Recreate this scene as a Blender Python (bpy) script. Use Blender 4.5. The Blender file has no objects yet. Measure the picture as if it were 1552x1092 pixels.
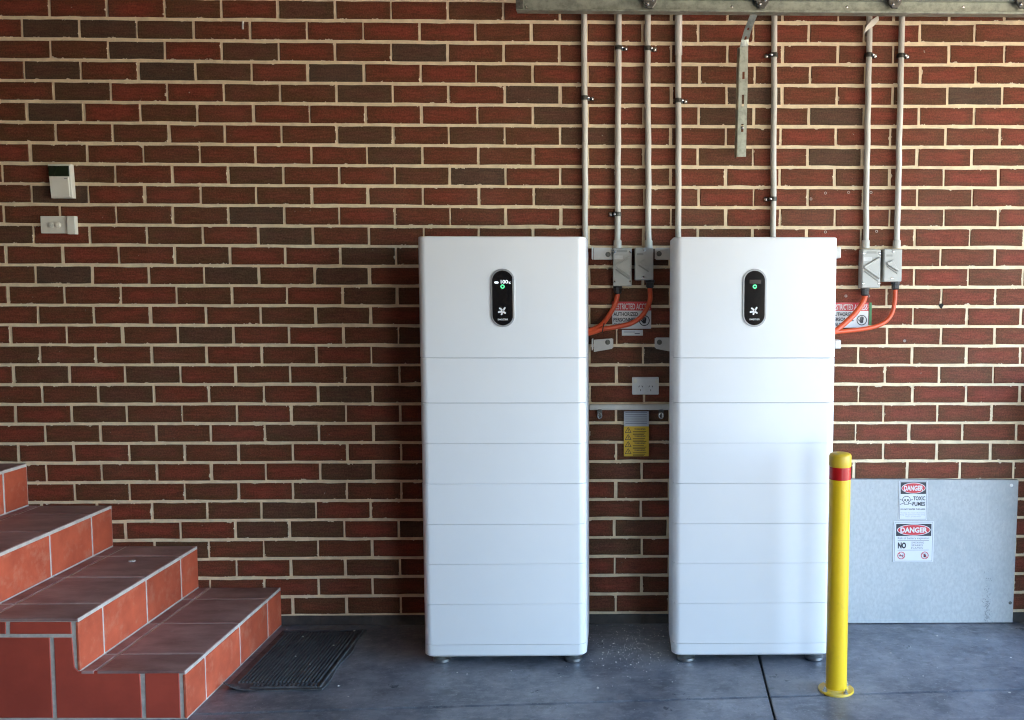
import bpy, bmesh, math, random
from mathutils import Vector, Matrix
random.seed(11)
SC = bpy.context.scene
COL = SC.collection
R = math.radians

# ------------------------------------------------------------------ camera
FPX, CX, CY = 1400.0, 966.365, 544.316          # focal length and principal point, in pixels of the 1552 px photograph
CAM = Vector((2.41796, -4.04730, 1.50146))
RT = Matrix(((0.999843, -0.000011, -0.017706), (-0.017653, 0.076201, -0.996936), (0.001360, 0.997092, 0.076189)))
cd = bpy.data.cameras.new('camera'); cam = bpy.data.objects.new('camera', cd); COL.objects.link(cam)
cam.matrix_world = Matrix.Translation(CAM) @ RT.to_4x4()
cd.sensor_width = 36; cd.sensor_fit = 'HORIZONTAL'; cd.lens = FPX / 1552 * 36
cd.shift_x = (776 - CX) / 1552; cd.shift_y = (CY - 546) / 1552
cd.clip_start = 0.05; cd.clip_end = 2000
SC.camera = cam

# ------------------------------------------------------------------ light
SUN_EL, SUN_AZ = R(48), R(300)
W = bpy.data.worlds.new('World'); SC.world = W; W.use_nodes = True
nt = W.node_tree
sky = nt.nodes.new('ShaderNodeTexSky'); sky.sky_type = 'NISHITA'; sky.sun_disc = False
sky.ozone_density = 3.0; sky.sun_elevation = SUN_EL; sky.sun_rotation = SUN_AZ
bgn = nt.nodes['Background']; nt.links.new(sky.outputs[0], bgn.inputs[0]); bgn.inputs[1].default_value = 0.15
sd = bpy.data.lights.new('sun', 'SUN'); sd.energy = 5.0; sd.angle = R(0.5); sd.color = (1, 0.88, 0.70)
so = bpy.data.objects.new('sun', sd); COL.objects.link(so)
dsun = Vector((math.sin(SUN_AZ) * math.cos(SUN_EL), math.cos(SUN_AZ) * math.cos(SUN_EL), math.sin(SUN_EL)))
so.rotation_euler = dsun.to_track_quat('Z', 'Y').to_euler()
SC.view_settings.view_transform = 'Standard'; SC.view_settings.look = 'None'
SC.view_settings.exposure = 4.05; SC.view_settings.gamma = 1.0; SC.view_settings.use_curve_mapping = False
SC.render.engine = 'CYCLES'
SC.cycles.use_denoising = True; SC.cycles.use_adaptive_sampling = False; SC.cycles.filter_width = 1.1
SC.cycles.max_bounces = 10; SC.cycles.diffuse_bounces = 6; SC.cycles.glossy_bounces = 4
SC.cycles.sample_clamp_indirect = 6

# ------------------------------------------------------------------ helpers
def at(px, py, Y=0.0):
    """the point of the plane y = Y seen at a pixel of the photograph -> (X, Z)"""
    d = RT @ Vector(((px - CX) / FPX, -(py - CY) / FPX, -1))
    q = CAM + d * ((Y - CAM.y) / d.y)
    return q.x, q.z
def on_floor(px, py, z=0.0):
    d = RT @ Vector(((px - CX) / FPX, -(py - CY) / FPX, -1))
    q = CAM + d * ((z - CAM.z) / d.z)
    return q.x, q.y
RTi = RT.transposed()
def to_px(p):
    q = RTi @ (Vector(p) - CAM)
    return CX + FPX * q.x / -q.z, CY - FPX * q.y / -q.z

ORG = {}
def thing(name, label, cat, loc=(0, 0, 0), group=None):
    o = bpy.data.objects.new(name, None); COL.objects.link(o); o.location = loc
    o.empty_display_size = 0.05
    o['label'] = label; o['category'] = cat
    if group: o['group'] = group
    ORG[o] = Vector(loc)
    return o
def tag(o, label, cat, group=None):
    o['label'] = label; o['category'] = cat
    if group: o['group'] = group
    return o
def origin(p):
    while p is not None and p not in ORG: p = p.parent
    return ORG.get(p, Vector((0, 0, 0)))
def link_mesh(name, me, m, parent=None):
    if m is not None and not me.materials: me.materials.append(m)
    o = bpy.data.objects.new(name, me); COL.objects.link(o)
    if parent is not None: o.parent = parent
    return o
def obj(name, bm, m, parent=None, smooth=False, mats=None, crease=38):
    """links a bmesh given in world coordinates as one mesh object"""
    if parent is not None:
        bmesh.ops.translate(bm, verts=bm.verts, vec=-origin(parent))
    me = bpy.data.meshes.new(name); bm.to_mesh(me); bm.free()
    if smooth:
        for p in me.polygons: p.use_smooth = True
        if smooth != 'all':
            me.set_sharp_from_angle(angle=R(crease))
    if mats:
        for x in mats: me.materials.append(x)
        return link_mesh(name, me, None, parent)
    return link_mesh(name, me, m, parent)
def kid(o, name, bm, m, parent, **k):
    return obj(name, bm, m, parent, **k)

def box(bm, lo, hi, bev=0.0, seg=1):
    c = [(a + b) / 2 for a, b in zip(lo, hi)]; s = [abs(b - a) for a, b in zip(lo, hi)]
    r = bmesh.ops.create_cube(bm, size=1.0, matrix=Matrix.Translation(c) @ Matrix.Diagonal((*s, 1)))
    if bev > 0:
        es = list({e for v in r['verts'] for e in v.link_edges})
        bmesh.ops.bevel(bm, geom=es, offset=min(bev, min(s) * 0.45), segments=seg, profile=0.6, affect='EDGES')
    return bm
def nbox(lo, hi, bev=0.0, seg=1):
    return box(bmesh.new(), lo, hi, bev, seg)
def prism(bm, pts, y0, y1, bev=0.0):
    """polygon (X, Z) extruded from y0 (front) back to y1"""
    f = bm.faces.new([bm.verts.new((x, y0, z)) for x, z in pts])
    r = bmesh.ops.extrude_face_region(bm, geom=[f])
    vs = [v for v in r['geom'] if isinstance(v, bmesh.types.BMVert)]
    bmesh.ops.translate(bm, verts=vs, vec=(0, y1 - y0, 0))
    bmesh.ops.recalc_face_normals(bm, faces=bm.faces)
    if bev > 0:
        es = [e for e in f.edges]
        bmesh.ops.bevel(bm, geom=es, offset=bev, segments=1, affect='EDGES')
    return bm
def slab_poly(bm, pts, z0, z1, bev=0.0):
    """polygon (X, Y) extruded from z0 up to z1"""
    f = bm.faces.new([bm.verts.new((x, y, z1)) for x, y in pts])
    r = bmesh.ops.extrude_face_region(bm, geom=[f])
    vs = [v for v in r['geom'] if isinstance(v, bmesh.types.BMVert)]
    bmesh.ops.translate(bm, verts=vs, vec=(0, 0, z0 - z1))
    bmesh.ops.recalc_face_normals(bm, faces=bm.faces)
    if bev > 0:
        bmesh.ops.bevel(bm, geom=list(f.edges), offset=bev, segments=2, affect='EDGES')
    return bm
def rounded(x0, x1, z0, z1, r, n=6):
    r = min(r, (x1 - x0) / 2, (z1 - z0) / 2)
    out = []
    for cx, cz, a in ((x1 - r, z1 - r, 0), (x0 + r, z1 - r, 90), (x0 + r, z0 + r, 180), (x1 - r, z0 + r, 270)):
        for i in range(n + 1):
            t = R(a + 90 * i / n); out.append((cx + r * math.cos(t), cz + r * math.sin(t)))
    return out
def rbox(x0, x1, z0, z1, yf, yb, r=0.003, bev=0.0015, n=4):
    return prism(bmesh.new(), rounded(x0, x1, z0, z1, r, n), yf, yb, bev)
def frame_of(t):
    t = t.normalized(); a = Vector((0, 0, 1)) if abs(t.z) < 0.9 else Vector((0, 1, 0))
    u = t.cross(a).normalized(); return u, t.cross(u).normalized()
def tube(bm, pts, rad, n=12, cap=True):
    pts = [Vector(p) for p in pts]; rings = []
    for i, p in enumerate(pts):
        t = pts[min(i + 1, len(pts) - 1)] - pts[max(i - 1, 0)]
        if i == 0: u, v = frame_of(t)
        else:
            t = t.normalized(); u = (u - t * u.dot(t)).normalized(); v = t.cross(u)
        r = rad[i] if isinstance(rad, (list, tuple)) else rad
        rings.append([bm.verts.new(p + (u * math.cos(2 * math.pi * k / n) + v * math.sin(2 * math.pi * k / n)) * r) for k in range(n)])
    for a, b in zip(rings, rings[1:]):
        for k in range(n): bm.faces.new((a[k], a[(k + 1) % n], b[(k + 1) % n], b[k]))
    if cap:
        bm.faces.new(rings[0][::-1]); bm.faces.new(rings[-1])
    bmesh.ops.recalc_face_normals(bm, faces=bm.faces)
    return bm
def ntube(pts, rad, n=12): return tube(bmesh.new(), pts, rad, n)
def lathe(bm, prof, c, axis='Z', n=32):
    """profile of (radius, height) turned about a vertical axis, or about the axis that points at the viewer (-Y)"""
    rings = []
    for r, h in prof:
        ring = []
        for k in range(n):
            a = 2 * math.pi * k / n
            q = (r * math.cos(a), r * math.sin(a), h) if axis == 'Z' else (r * math.cos(a), -h, r * math.sin(a))
            ring.append(bm.verts.new((c[0] + q[0], c[1] + q[1], c[2] + q[2])))
        rings.append(ring)
    for a, b in zip(rings, rings[1:]):
        for k in range(n): bm.faces.new((a[k], a[(k + 1) % n], b[(k + 1) % n], b[k]))
    bm.faces.new(rings[0]); bm.faces.new(rings[-1])
    bmesh.ops.recalc_face_normals(bm, faces=bm.faces)
    return bm
def smooth_path(pts, n=8):
    """Catmull-Rom through the points"""
    P = [Vector(p) for p in pts]; P = [2 * P[0] - P[1]] + P + [2 * P[-1] - P[-2]]; out = []
    for i in range(1, len(P) - 2):
        for k in range(n):
            t = k / n; a, b, c, d = P[i - 1:i + 3]
            out.append(0.5 * (2 * b + (c - a) * t + (2 * a - 5 * b + 4 * c - d) * t * t + (3 * b - a - 3 * c + d) * t ** 3))
    out.append(P[-2]); return out
def flat(pts_list, y):
    """flat print: polygons (X, Z) at depth y"""
    bm = bmesh.new()
    for pts in pts_list:
        bm.faces.new([bm.verts.new((x, y, z)) for x, z in pts])
    for f in bm.faces:
        f.normal_update()
        if f.normal.y > 0: f.normal_flip()
    return bm
def rect(x0, x1, z0, z1): return [(x0, z0), (x1, z0), (x1, z1), (x0, z1)]
def ellipse(cx, cz, rx, rz, n=28): return [(cx + rx * math.cos(2 * math.pi * k / n), cz + rz * math.sin(2 * math.pi * k / n)) for k in range(n)]
def ring_polys(cx, cz, r0, r1, n=24):
    out = []
    for k in range(n):
        a, b = 2 * math.pi * k / n, 2 * math.pi * (k + 1) / n
        out.append([(cx + r * math.cos(t), cz + r * math.sin(t)) for r, t in ((r0, a), (r1, a), (r1, b), (r0, b))])
    return out
def stroke(x0, z0, x1, z1, w):
    d = Vector((x1 - x0, z1 - z0)).normalized() * w / 2; n = Vector((-d.y, d.x))
    return [(x0 + n.x, z0 + n.y), (x0 - n.x, z0 - n.y), (x1 - n.x, z1 - n.y), (x1 + n.x, z1 + n.y)]
def capsule(x0, z0, x1, z1, r, n=6):
    a = math.atan2(z1 - z0, x1 - x0); out = []
    for k in range(n + 1): t = a + math.pi / 2 + math.pi * k / n; out.append((x0 + r * math.cos(t), z0 + r * math.sin(t)))
    for k in range(n + 1): t = a - math.pi / 2 + math.pi * k / n; out.append((x1 + r * math.cos(t), z1 + r * math.sin(t)))
    return out
def text(s, x0, x1, z0, z1, y, m, parent, name='lettering', bold=0.0, shear=0.0):
    """lettering fitted into the rectangle, flat at depth y and facing the viewer"""
    cu = bpy.data.curves.new('lettering', 'FONT'); cu.body = s; cu.size = 1; cu.offset = bold; cu.shear = shear; cu.resolution_u = 3
    cu.fill_mode = 'FRONT'
    to = bpy.data.objects.new('lettering', cu); COL.objects.link(to)
    dg = bpy.context.evaluated_depsgraph_get(); dg.update()
    me = bpy.data.meshes.new_from_object(to.evaluated_get(dg))
    bpy.data.objects.remove(to); bpy.data.curves.remove(cu)
    xs = [v.co.x for v in me.vertices]; ys = [v.co.y for v in me.vertices]
    a, b, c, d = min(xs), max(xs), min(ys), max(ys)
    og = origin(parent)
    for v in me.vertices:
        v.co = Vector((x0 + (v.co.x - a) / (b - a) * (x1 - x0), y, z0 + (v.co.y - c) / (d - c) * (z1 - z0))) - og
    me.materials.clear(); me.name = name
    return link_mesh(name, me, m, parent)

# ------------------------------------------------------------------ materials
def mat(name, c1, c2=None, rough=0.5, metal=0.0, scale=8.0, stretch=(1, 1, 1), bump=0.0, bscale=80.0, detail=4.0, lo=0.35, hi=0.65,
        rough2=None, c3=None, c3_scale=3.0, c3_lo=0.55, c3_hi=0.75, emit=0.0, spec=0.5, coat=0.0, vary=0.0):
    m = bpy.data.materials.new(name); m.use_nodes = True
    t = m.node_tree; N = t.nodes; L = t.links; b = N['Principled BSDF']
    b.inputs['Roughness'].default_value = rough; b.inputs['Metallic'].default_value = metal
    b.inputs['Specular IOR Level'].default_value = spec; b.inputs['Coat Weight'].default_value = coat
    b.inputs['Base Color'].default_value = (*c1, 1)
    geo = N.new('ShaderNodeNewGeometry')
    mp = N.new('ShaderNodeMapping'); mp.inputs['Scale'].default_value = stretch; L.new(geo.outputs['Position'], mp.inputs['Vector'])
    if c2:
        nz = N.new('ShaderNodeTexNoise'); nz.inputs['Scale'].default_value = scale; nz.inputs['Detail'].default_value = detail
        nz.inputs['Roughness'].default_value = 0.62
        L.new(mp.outputs[0], nz.inputs['Vector'])
        mr = N.new('ShaderNodeMapRange'); mr.inputs['From Min'].default_value = lo; mr.inputs['From Max'].default_value = hi
        L.new(nz.outputs['Fac'], mr.inputs['Value'])
        mx = N.new('ShaderNodeMix'); mx.data_type = 'RGBA'; mx.inputs['A'].default_value = (*c1, 1); mx.inputs['B'].default_value = (*c2, 1)
        L.new(mr.outputs[0], mx.inputs['Factor']); out = mx.outputs['Result']
        if rough2 is not None:
            rr = N.new('ShaderNodeMapRange'); rr.inputs['To Min'].default_value = rough; rr.inputs['To Max'].default_value = rough2
            L.new(mr.outputs[0], rr.inputs['Value']); L.new(rr.outputs[0], b.inputs['Roughness'])
        if c3:
            n3 = N.new('ShaderNodeTexNoise'); n3.inputs['Scale'].default_value = c3_scale; n3.inputs['Detail'].default_value = 8
            n3.inputs['Roughness'].default_value = 0.7
            L.new(geo.outputs['Position'], n3.inputs['Vector'])
            m3 = N.new('ShaderNodeMapRange'); m3.inputs['From Min'].default_value = c3_lo; m3.inputs['From Max'].default_value = c3_hi
            L.new(n3.outputs['Fac'], m3.inputs['Value'])
            x3 = N.new('ShaderNodeMix'); x3.data_type = 'RGBA'; x3.inputs['B'].default_value = (*c3, 1)
            L.new(out, x3.inputs['A']); L.new(m3.outputs[0], x3.inputs['Factor']); out = x3.outputs['Result']
        if vary:
            oi = N.new('ShaderNodeObjectInfo'); vr = N.new('ShaderNodeMapRange'); vr.inputs['To Min'].default_value = 1 - vary; vr.inputs['To Max'].default_value = 1 + vary
            L.new(oi.outputs['Random'], vr.inputs['Value'])
            vm = N.new('ShaderNodeMix'); vm.data_type = 'RGBA'; vm.blend_type = 'MULTIPLY'; vm.inputs['Factor'].default_value = 1
            L.new(out, vm.inputs['A']); L.new(vr.outputs[0], vm.inputs['B']); out = vm.outputs['Result']
        L.new(out, b.inputs['Base Color'])
    if bump > 0:
        nb = N.new('ShaderNodeTexNoise'); nb.inputs['Scale'].default_value = bscale; nb.inputs['Detail'].default_value = 5
        L.new(mp.outputs[0], nb.inputs['Vector'])
        bp = N.new('ShaderNodeBump'); bp.inputs['Strength'].default_value = bump; bp.inputs['Distance'].default_value = 0.002
        L.new(nb.outputs['Fac'], bp.inputs['Height']); L.new(bp.outputs[0], b.inputs['Normal'])
    if emit > 0:
        b.inputs['Emission Color'].default_value = (*c1, 1); b.inputs['Emission Strength'].default_value = emit
    return m

def brick_material():
    m = bpy.data.materials.new('clay_brick'); m.use_nodes = True
    t = m.node_tree; N = t.nodes; L = t.links; b = N['Principled BSDF']
    geo = N.new('ShaderNodeNewGeometry')
    at1 = N.new('ShaderNodeAttribute'); at1.attribute_type = 'OBJECT'; at1.attribute_name = 'tone'
    at2 = N.new('ShaderNodeAttribute'); at2.attribute_type = 'GEOMETRY'; at2.attribute_name = 'tone'
    add = N.new('ShaderNodeMath'); add.operation = 'ADD'; L.new(at1.outputs['Fac'], add.inputs[0]); L.new(at2.outputs['Fac'], add.inputs[1])
    tone = add.outputs[0]
    body = N.new('ShaderNodeValToRGB'); L.new(tone, body.inputs['Fac']); e = body.color_ramp.elements
    e[0].position = 0.0; e[0].color = (0.135, 0.041, 0.020, 1); e[1].position = 1.0; e[1].color = (0.080, 0.049, 0.031, 1)
    for p, c in ((0.45, (0.120, 0.044, 0.021, 1)), (0.72, (0.106, 0.048, 0.022, 1)), (0.88, (0.094, 0.050, 0.026, 1))):
        k = e.new(p); k.color = c
    fl = N.new('ShaderNodeValToRGB'); L.new(tone, fl.inputs['Fac']); e = fl.color_ramp.elements
    e[0].position = 0.0; e[0].color = (0.205, 0.043, 0.025, 1); e[1].position = 1.0; e[1].color = (0.096, 0.048, 0.031, 1)
    k = e.new(0.6); k.color = (0.155, 0.045, 0.024, 1)
    mp = N.new('ShaderNodeMapping'); mp.inputs['Scale'].default_value = (7.0, 7.0, 42.0); L.new(geo.outputs['Position'], mp.inputs['Vector'])
    n1 = N.new('ShaderNodeTexNoise'); n1.inputs['Scale'].default_value = 1.0; n1.inputs['Detail'].default_value = 6; n1.inputs['Roughness'].default_value = 0.65
    L.new(mp.outputs[0], n1.inputs['Vector'])
    uv = N.new('ShaderNodeUVMap'); uv.uv_map = 'UVMap'
    sp = N.new('ShaderNodeSeparateXYZ'); L.new(uv.outputs[0], sp.inputs[0])
    def rim(sock, width):                            # 0 at the two arrises, 1 towards the heart of the brick
        d = N.new('ShaderNodeMath'); d.operation = 'SUBTRACT'; L.new(sock, d.inputs[0]); d.inputs[1].default_value = 0.5
        ab = N.new('ShaderNodeMath'); ab.operation = 'ABSOLUTE'; L.new(d.outputs[0], ab.inputs[0])
        r = N.new('ShaderNodeMapRange'); r.interpolation_type = 'SMOOTHSTEP'; r.inputs['From Min'].default_value = 0.5; r.inputs['From Max'].default_value = 0.5 - width; L.new(ab.outputs[0], r.inputs['Value'])
        return r.outputs[0]
    mu = N.new('ShaderNodeMath'); mu.operation = 'MULTIPLY'; L.new(rim(sp.outputs[0], 0.22), mu.inputs[0]); L.new(rim(sp.outputs[1], 0.42), mu.inputs[1])
    ad = N.new('ShaderNodeMath'); ad.operation = 'MULTIPLY_ADD'; L.new(mu.outputs[0], ad.inputs[0]); ad.inputs[1].default_value = 0.34; L.new(n1.outputs['Fac'], ad.inputs[2])
    nb = N.new('ShaderNodeTexNoise'); nb.inputs['Scale'].default_value = 5.5; nb.inputs['Detail'].default_value = 3; L.new(geo.outputs['Position'], nb.inputs['Vector'])
    a2 = N.new('ShaderNodeMath'); a2.operation = 'MULTIPLY_ADD'; L.new(nb.outputs['Fac'], a2.inputs[0]); a2.inputs[1].default_value = 0.7; L.new(ad.outputs[0], a2.inputs[2])
    r1 = N.new('ShaderNodeMapRange'); r1.inputs['From Min'].default_value = 0.92; r1.inputs['From Max'].default_value = 1.25; L.new(a2.outputs[0], r1.inputs['Value'])
    mx = N.new('ShaderNodeMix'); mx.data_type = 'RGBA'; L.new(r1.outputs[0], mx.inputs['Factor']); L.new(body.outputs[0], mx.inputs['A']); L.new(fl.outputs[0], mx.inputs['B'])
    # fine speckle
    n2 = N.new('ShaderNodeTexNoise'); n2.inputs['Scale'].default_value = 160; n2.inputs['Detail'].default_value = 3; L.new(geo.outputs['Position'], n2.inputs['Vector'])
    r2 = N.new('ShaderNodeMapRange'); r2.inputs['From Min'].default_value = 0.3; r2.inputs['From Max'].default_value = 0.7; r2.inputs['To Min'].default_value = 0.70; r2.inputs['To Max'].default_value = 1.30
    L.new(n2.outputs['Fac'], r2.inputs['Value'])
    ml = N.new('ShaderNodeMix'); ml.data_type = 'RGBA'; ml.blend_type = 'MULTIPLY'; ml.inputs['Factor'].default_value = 1
    mp8 = N.new('ShaderNodeMapping'); mp8.inputs['Scale'].default_value = (16, 16, 120); L.new(geo.outputs['Position'], mp8.inputs['Vector'])
    n8 = N.new('ShaderNodeTexNoise'); n8.inputs['Scale'].default_value = 1.0; n8.inputs['Detail'].default_value = 5; L.new(mp8.outputs[0], n8.inputs['Vector'])
    r8 = N.new('ShaderNodeMapRange'); r8.inputs['From Min'].default_value = 0.32; r8.inputs['From Max'].default_value = 0.68; r8.inputs['To Min'].default_value = 0.82; r8.inputs['To Max'].default_value = 1.18; L.new(n8.outputs['Fac'], r8.inputs['Value'])
    m8 = N.new('ShaderNodeMix'); m8.data_type = 'RGBA'; m8.blend_type = 'MULTIPLY'; m8.inputs['Factor'].default_value = 1; L.new(mx.outputs['Result'], m8.inputs['A']); L.new(r8.outputs[0], m8.inputs['B'])
    L.new(m8.outputs['Result'], ml.inputs['A']); L.new(r2.outputs[0], ml.inputs['B'])
    # splashes of mortar and lime
    n3 = N.new('ShaderNodeTexNoise'); n3.inputs['Scale'].default_value = 34; n3.inputs['Detail'].default_value = 6; n3.inputs['Roughness'].default_value = 0.6; L.new(geo.outputs['Position'], n3.inputs['Vector'])
    r3 = N.new('ShaderNodeMapRange'); r3.inputs['From Min'].default_value = 0.70; r3.inputs['From Max'].default_value = 0.73; L.new(n3.outputs['Fac'], r3.inputs['Value'])
    mz = N.new('ShaderNodeMix'); mz.data_type = 'RGBA'; mz.inputs['B'].default_value = (0.36, 0.30, 0.25, 1); L.new(r3.outputs[0], mz.inputs['Factor']); L.new(ml.outputs['Result'], mz.inputs['A'])
    n5 = N.new('ShaderNodeTexNoise'); n5.inputs['Scale'].default_value = 3.0; n5.inputs['Detail'].default_value = 6; L.new(geo.outputs['Position'], n5.inputs['Vector'])
    r5 = N.new('ShaderNodeMapRange'); r5.inputs['From Min'].default_value = 0.5; r5.inputs['From Max'].default_value = 0.8; r5.inputs['To Max'].default_value = 0.06; L.new(n5.outputs['Fac'], r5.inputs['Value'])
    dz = N.new('ShaderNodeMix'); dz.data_type = 'RGBA'; dz.inputs['B'].default_value = (0.34, 0.27, 0.23, 1); L.new(r5.outputs[0], dz.inputs['Factor']); L.new(mz.outputs['Result'], dz.inputs['A'])
    # mortar smeared over the arrises
    def edge(sock, size):
        d = N.new('ShaderNodeMath'); d.operation = 'SUBTRACT'; L.new(sock, d.inputs[0]); d.inputs[1].default_value = 0.5
        ab = N.new('ShaderNodeMath'); ab.operation = 'ABSOLUTE'; L.new(d.outputs[0], ab.inputs[0])
        r = N.new('ShaderNodeMath'); r.operation = 'MULTIPLY_ADD'; L.new(ab.outputs[0], r.inputs[0]); r.inputs[1].default_value = -size; r.inputs[2].default_value = size / 2
        return r.outputs[0]
    mn = N.new('ShaderNodeMath'); mn.operation = 'MINIMUM'; L.new(edge(sp.outputs[0], 0.23), mn.inputs[0]); L.new(edge(sp.outputs[1], 0.074), mn.inputs[1])
    n6 = N.new('ShaderNodeTexNoise'); n6.inputs['Scale'].default_value = 24; n6.inputs['Detail'].default_value = 5; n6.inputs['Roughness'].default_value = 0.65; L.new(geo.outputs['Position'], n6.inputs['Vector'])
    n7 = N.new('ShaderNodeMapRange'); n7.inputs['From Min'].default_value = 0.57; n7.inputs['From Max'].default_value = 0.78; n7.inputs['To Max'].default_value = 0.011; L.new(n6.outputs['Fac'], n7.inputs['Value'])
    ls = N.new('ShaderNodeMath'); ls.operation = 'LESS_THAN'; L.new(mn.outputs[0], ls.inputs[0]); L.new(n7.outputs[0], ls.inputs[1])
    sm = N.new('ShaderNodeMix'); sm.data_type = 'RGBA'; sm.inputs['B'].default_value = (0.66, 0.55, 0.41, 1); L.new(ls.outputs[0], sm.inputs['Factor']); L.new(dz.outputs['Result'], sm.inputs['A'])
    L.new(sm.outputs['Result'], b.inputs['Base Color'])
    b.inputs['Roughness'].default_value = 0.7; b.inputs['Specular IOR Level'].default_value = 0.2
    n4 = N.new('ShaderNodeTexNoise'); n4.inputs['Scale'].default_value = 1.0; n4.inputs['Detail'].default_value = 7
    mp4 = N.new('ShaderNodeMapping'); mp4.inputs['Scale'].default_value = (45, 45, 150); L.new(geo.outputs['Position'], mp4.inputs['Vector']); L.new(mp4.outputs[0], n4.inputs['Vector'])
    bp = N.new('ShaderNodeBump'); bp.inputs['Strength'].default_value = 0.45; bp.inputs['Distance'].default_value = 0.003; L.new(n4.outputs['Fac'], bp.inputs['Height']); L.new(bp.outputs[0], b.inputs['Normal'])
    return m

M = {}
M['brick'] = brick_material()
M['painted'] = mat('dark_painted_brick', (0.035, 0.033, 0.034), (0.075, 0.065, 0.058), rough=0.7, scale=14, detail=8, bump=0.4)
M['mortar'] = mat('mortar', (0.83, 0.68, 0.46), (0.66, 0.53, 0.36), rough=0.9, scale=22, bump=0.7, bscale=120, c3=(0.40, 0.33, 0.27), c3_scale=14, c3_lo=0.68, c3_hi=0.82)
def concrete_material():
    """worn dark sealed concrete: cloudy sealer, scuffs dragged in several directions, fine pale dust"""
    m = bpy.data.materials.new('sealed_concrete'); m.use_nodes = True
    t = m.node_tree; N = t.nodes; L = t.links; b = N['Principled BSDF']
    geo = N.new('ShaderNodeNewGeometry')
    def noise(scale, st=(1, 1, 1), rot=0.0, detail=8, rough=0.65, lo=0.35, hi=0.65, to=1.0):
        mp = N.new('ShaderNodeMapping'); mp.inputs['Scale'].default_value = st; mp.inputs['Rotation'].default_value = (0, 0, rot)
        L.new(geo.outputs['Position'], mp.inputs['Vector'])
        n = N.new('ShaderNodeTexNoise'); n.inputs['Scale'].default_value = scale; n.inputs['Detail'].default_value = detail; n.inputs['Roughness'].default_value = rough
        L.new(mp.outputs[0], n.inputs['Vector'])
        r = N.new('ShaderNodeMapRange'); r.inputs['From Min'].default_value = lo; r.inputs['From Max'].default_value = hi; r.inputs['To Max'].default_value = to
        L.new(n.outputs['Fac'], r.inputs['Value']); return r.outputs[0]
    def over(a, col, f):
        x = N.new('ShaderNodeMix'); x.data_type = 'RGBA'; x.inputs['B'].default_value = (*col, 1); L.new(a, x.inputs['A']); L.new(f, x.inputs['Factor']); return x.outputs['Result']
    base = N.new('ShaderNodeRGB'); base.outputs[0].default_value = (0.105, 0.115, 0.138, 1)
    c = over(base.outputs[0], (0.260, 0.272, 0.295), noise(3.4, detail=14, rough=.72, lo=.40, hi=.64))
    c = over(c, (0.055, 0.060, 0.070), noise(5.5, lo=.55, hi=.72, to=.75))
    c = over(c, (0.44, 0.45, 0.47), noise(7, (1, 9, 1), .35, 10, .7, .60, .80, .8))
    c = over(c, (0.44, 0.45, 0.47), noise(6, (11, 1, 1), -.5, 10, .7, .62, .82, .7))
    c = over(c, (0.30, 0.305, 0.315), noise(16, (1, 1.8, 1), .2, 12, .75, .50, .66, .7))
    c = over(c, (0.075, 0.08, 0.09), noise(21, (1.6, 1, 1), -.3, 12, .75, .54, .70, .7))
    c = over(c, (0.46, 0.47, 0.48), noise(90, detail=3, lo=.62, hi=.74, to=.55))
    c = over(c, (0.045, 0.048, 0.055), noise(60, detail=4, lo=.64, hi=.78, to=.5))
    c = over(c, (0.30, 0.25, 0.24), noise(1.7, detail=6, lo=.58, hi=.80, to=.35))
    L.new(c, b.inputs['Base Color'])
    rr = N.new('ShaderNodeMapRange'); rr.inputs['To Min'].default_value = 0.24; rr.inputs['To Max'].default_value = 0.52
    L.new(noise(4, detail=9, lo=.3, hi=.7), rr.inputs['Value']); L.new(rr.outputs[0], b.inputs['Roughness'])
    bp = N.new('ShaderNodeBump'); bp.inputs['Strength'].default_value = 0.30; bp.inputs['Distance'].default_value = 0.002
    L.new(noise(70, detail=6, lo=0, hi=1), bp.inputs['Height']); L.new(bp.outputs[0], b.inputs['Normal'])
    return m
M['concrete'] = concrete_material()
M['joint'] = mat('joint_dirt', (0.02, 0.02, 0.022), (0.05, 0.05, 0.05), rough=0.95, scale=30)
M['driveway'] = mat('driveway_concrete', (0.46, 0.40, 0.31), (0.37, 0.32, 0.25), rough=0.9, scale=1.3, bump=0.3)
M['plaster'] = mat('plasterboard', (0.36, 0.32, 0.26), (0.33, 0.29, 0.24), rough=0.9, scale=2)
M['render'] = mat('dull_render', (0.13, 0.09, 0.065), (0.11, 0.075, 0.055), rough=0.9, scale=3)
M['white_paint'] = mat('white_powder_coat', (0.76, 0.765, 0.765), (0.735, 0.745, 0.75), rough=0.36, scale=2.5, bump=0.04, bscale=900)
M['white_plastic'] = mat('white_plastic', (0.74, 0.73, 0.70), (0.70, 0.69, 0.66), rough=0.4, scale=6)
M['cream_plastic'] = mat('aged_white_plastic', (0.78, 0.75, 0.66), (0.72, 0.69, 0.60), rough=0.42, scale=9)
M['rear_cover'] = mat('rear_cover_paint', (0.60, 0.58, 0.60), (0.55, 0.54, 0.56), rough=0.4, scale=6)
M['bracket'] = mat('white_steel', (0.62, 0.60, 0.56), (0.54, 0.52, 0.49), rough=0.45, scale=14)
M['steel'] = mat('bright_steel', (0.62, 0.62, 0.60), (0.48, 0.48, 0.46), rough=0.22, metal=1.0, scale=30)
M['brushed'] = mat('foot_steel', (0.55, 0.56, 0.54), (0.42, 0.42, 0.41), rough=0.3, metal=1.0, scale=20)
M['galv'] = mat('galvanised_steel', (0.30, 0.33, 0.28), (0.47, 0.50, 0.43), rough=0.42, rough2=0.6, metal=0.85, scale=45, detail=3, bump=0.1, c3=(0.22, 0.23, 0.19), c3_scale=9)
M['galv_dark'] = mat('dirty_steel', (0.11, 0.11, 0.10), (0.20, 0.20, 0.18), rough=0.5, metal=0.8, scale=60)
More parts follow.
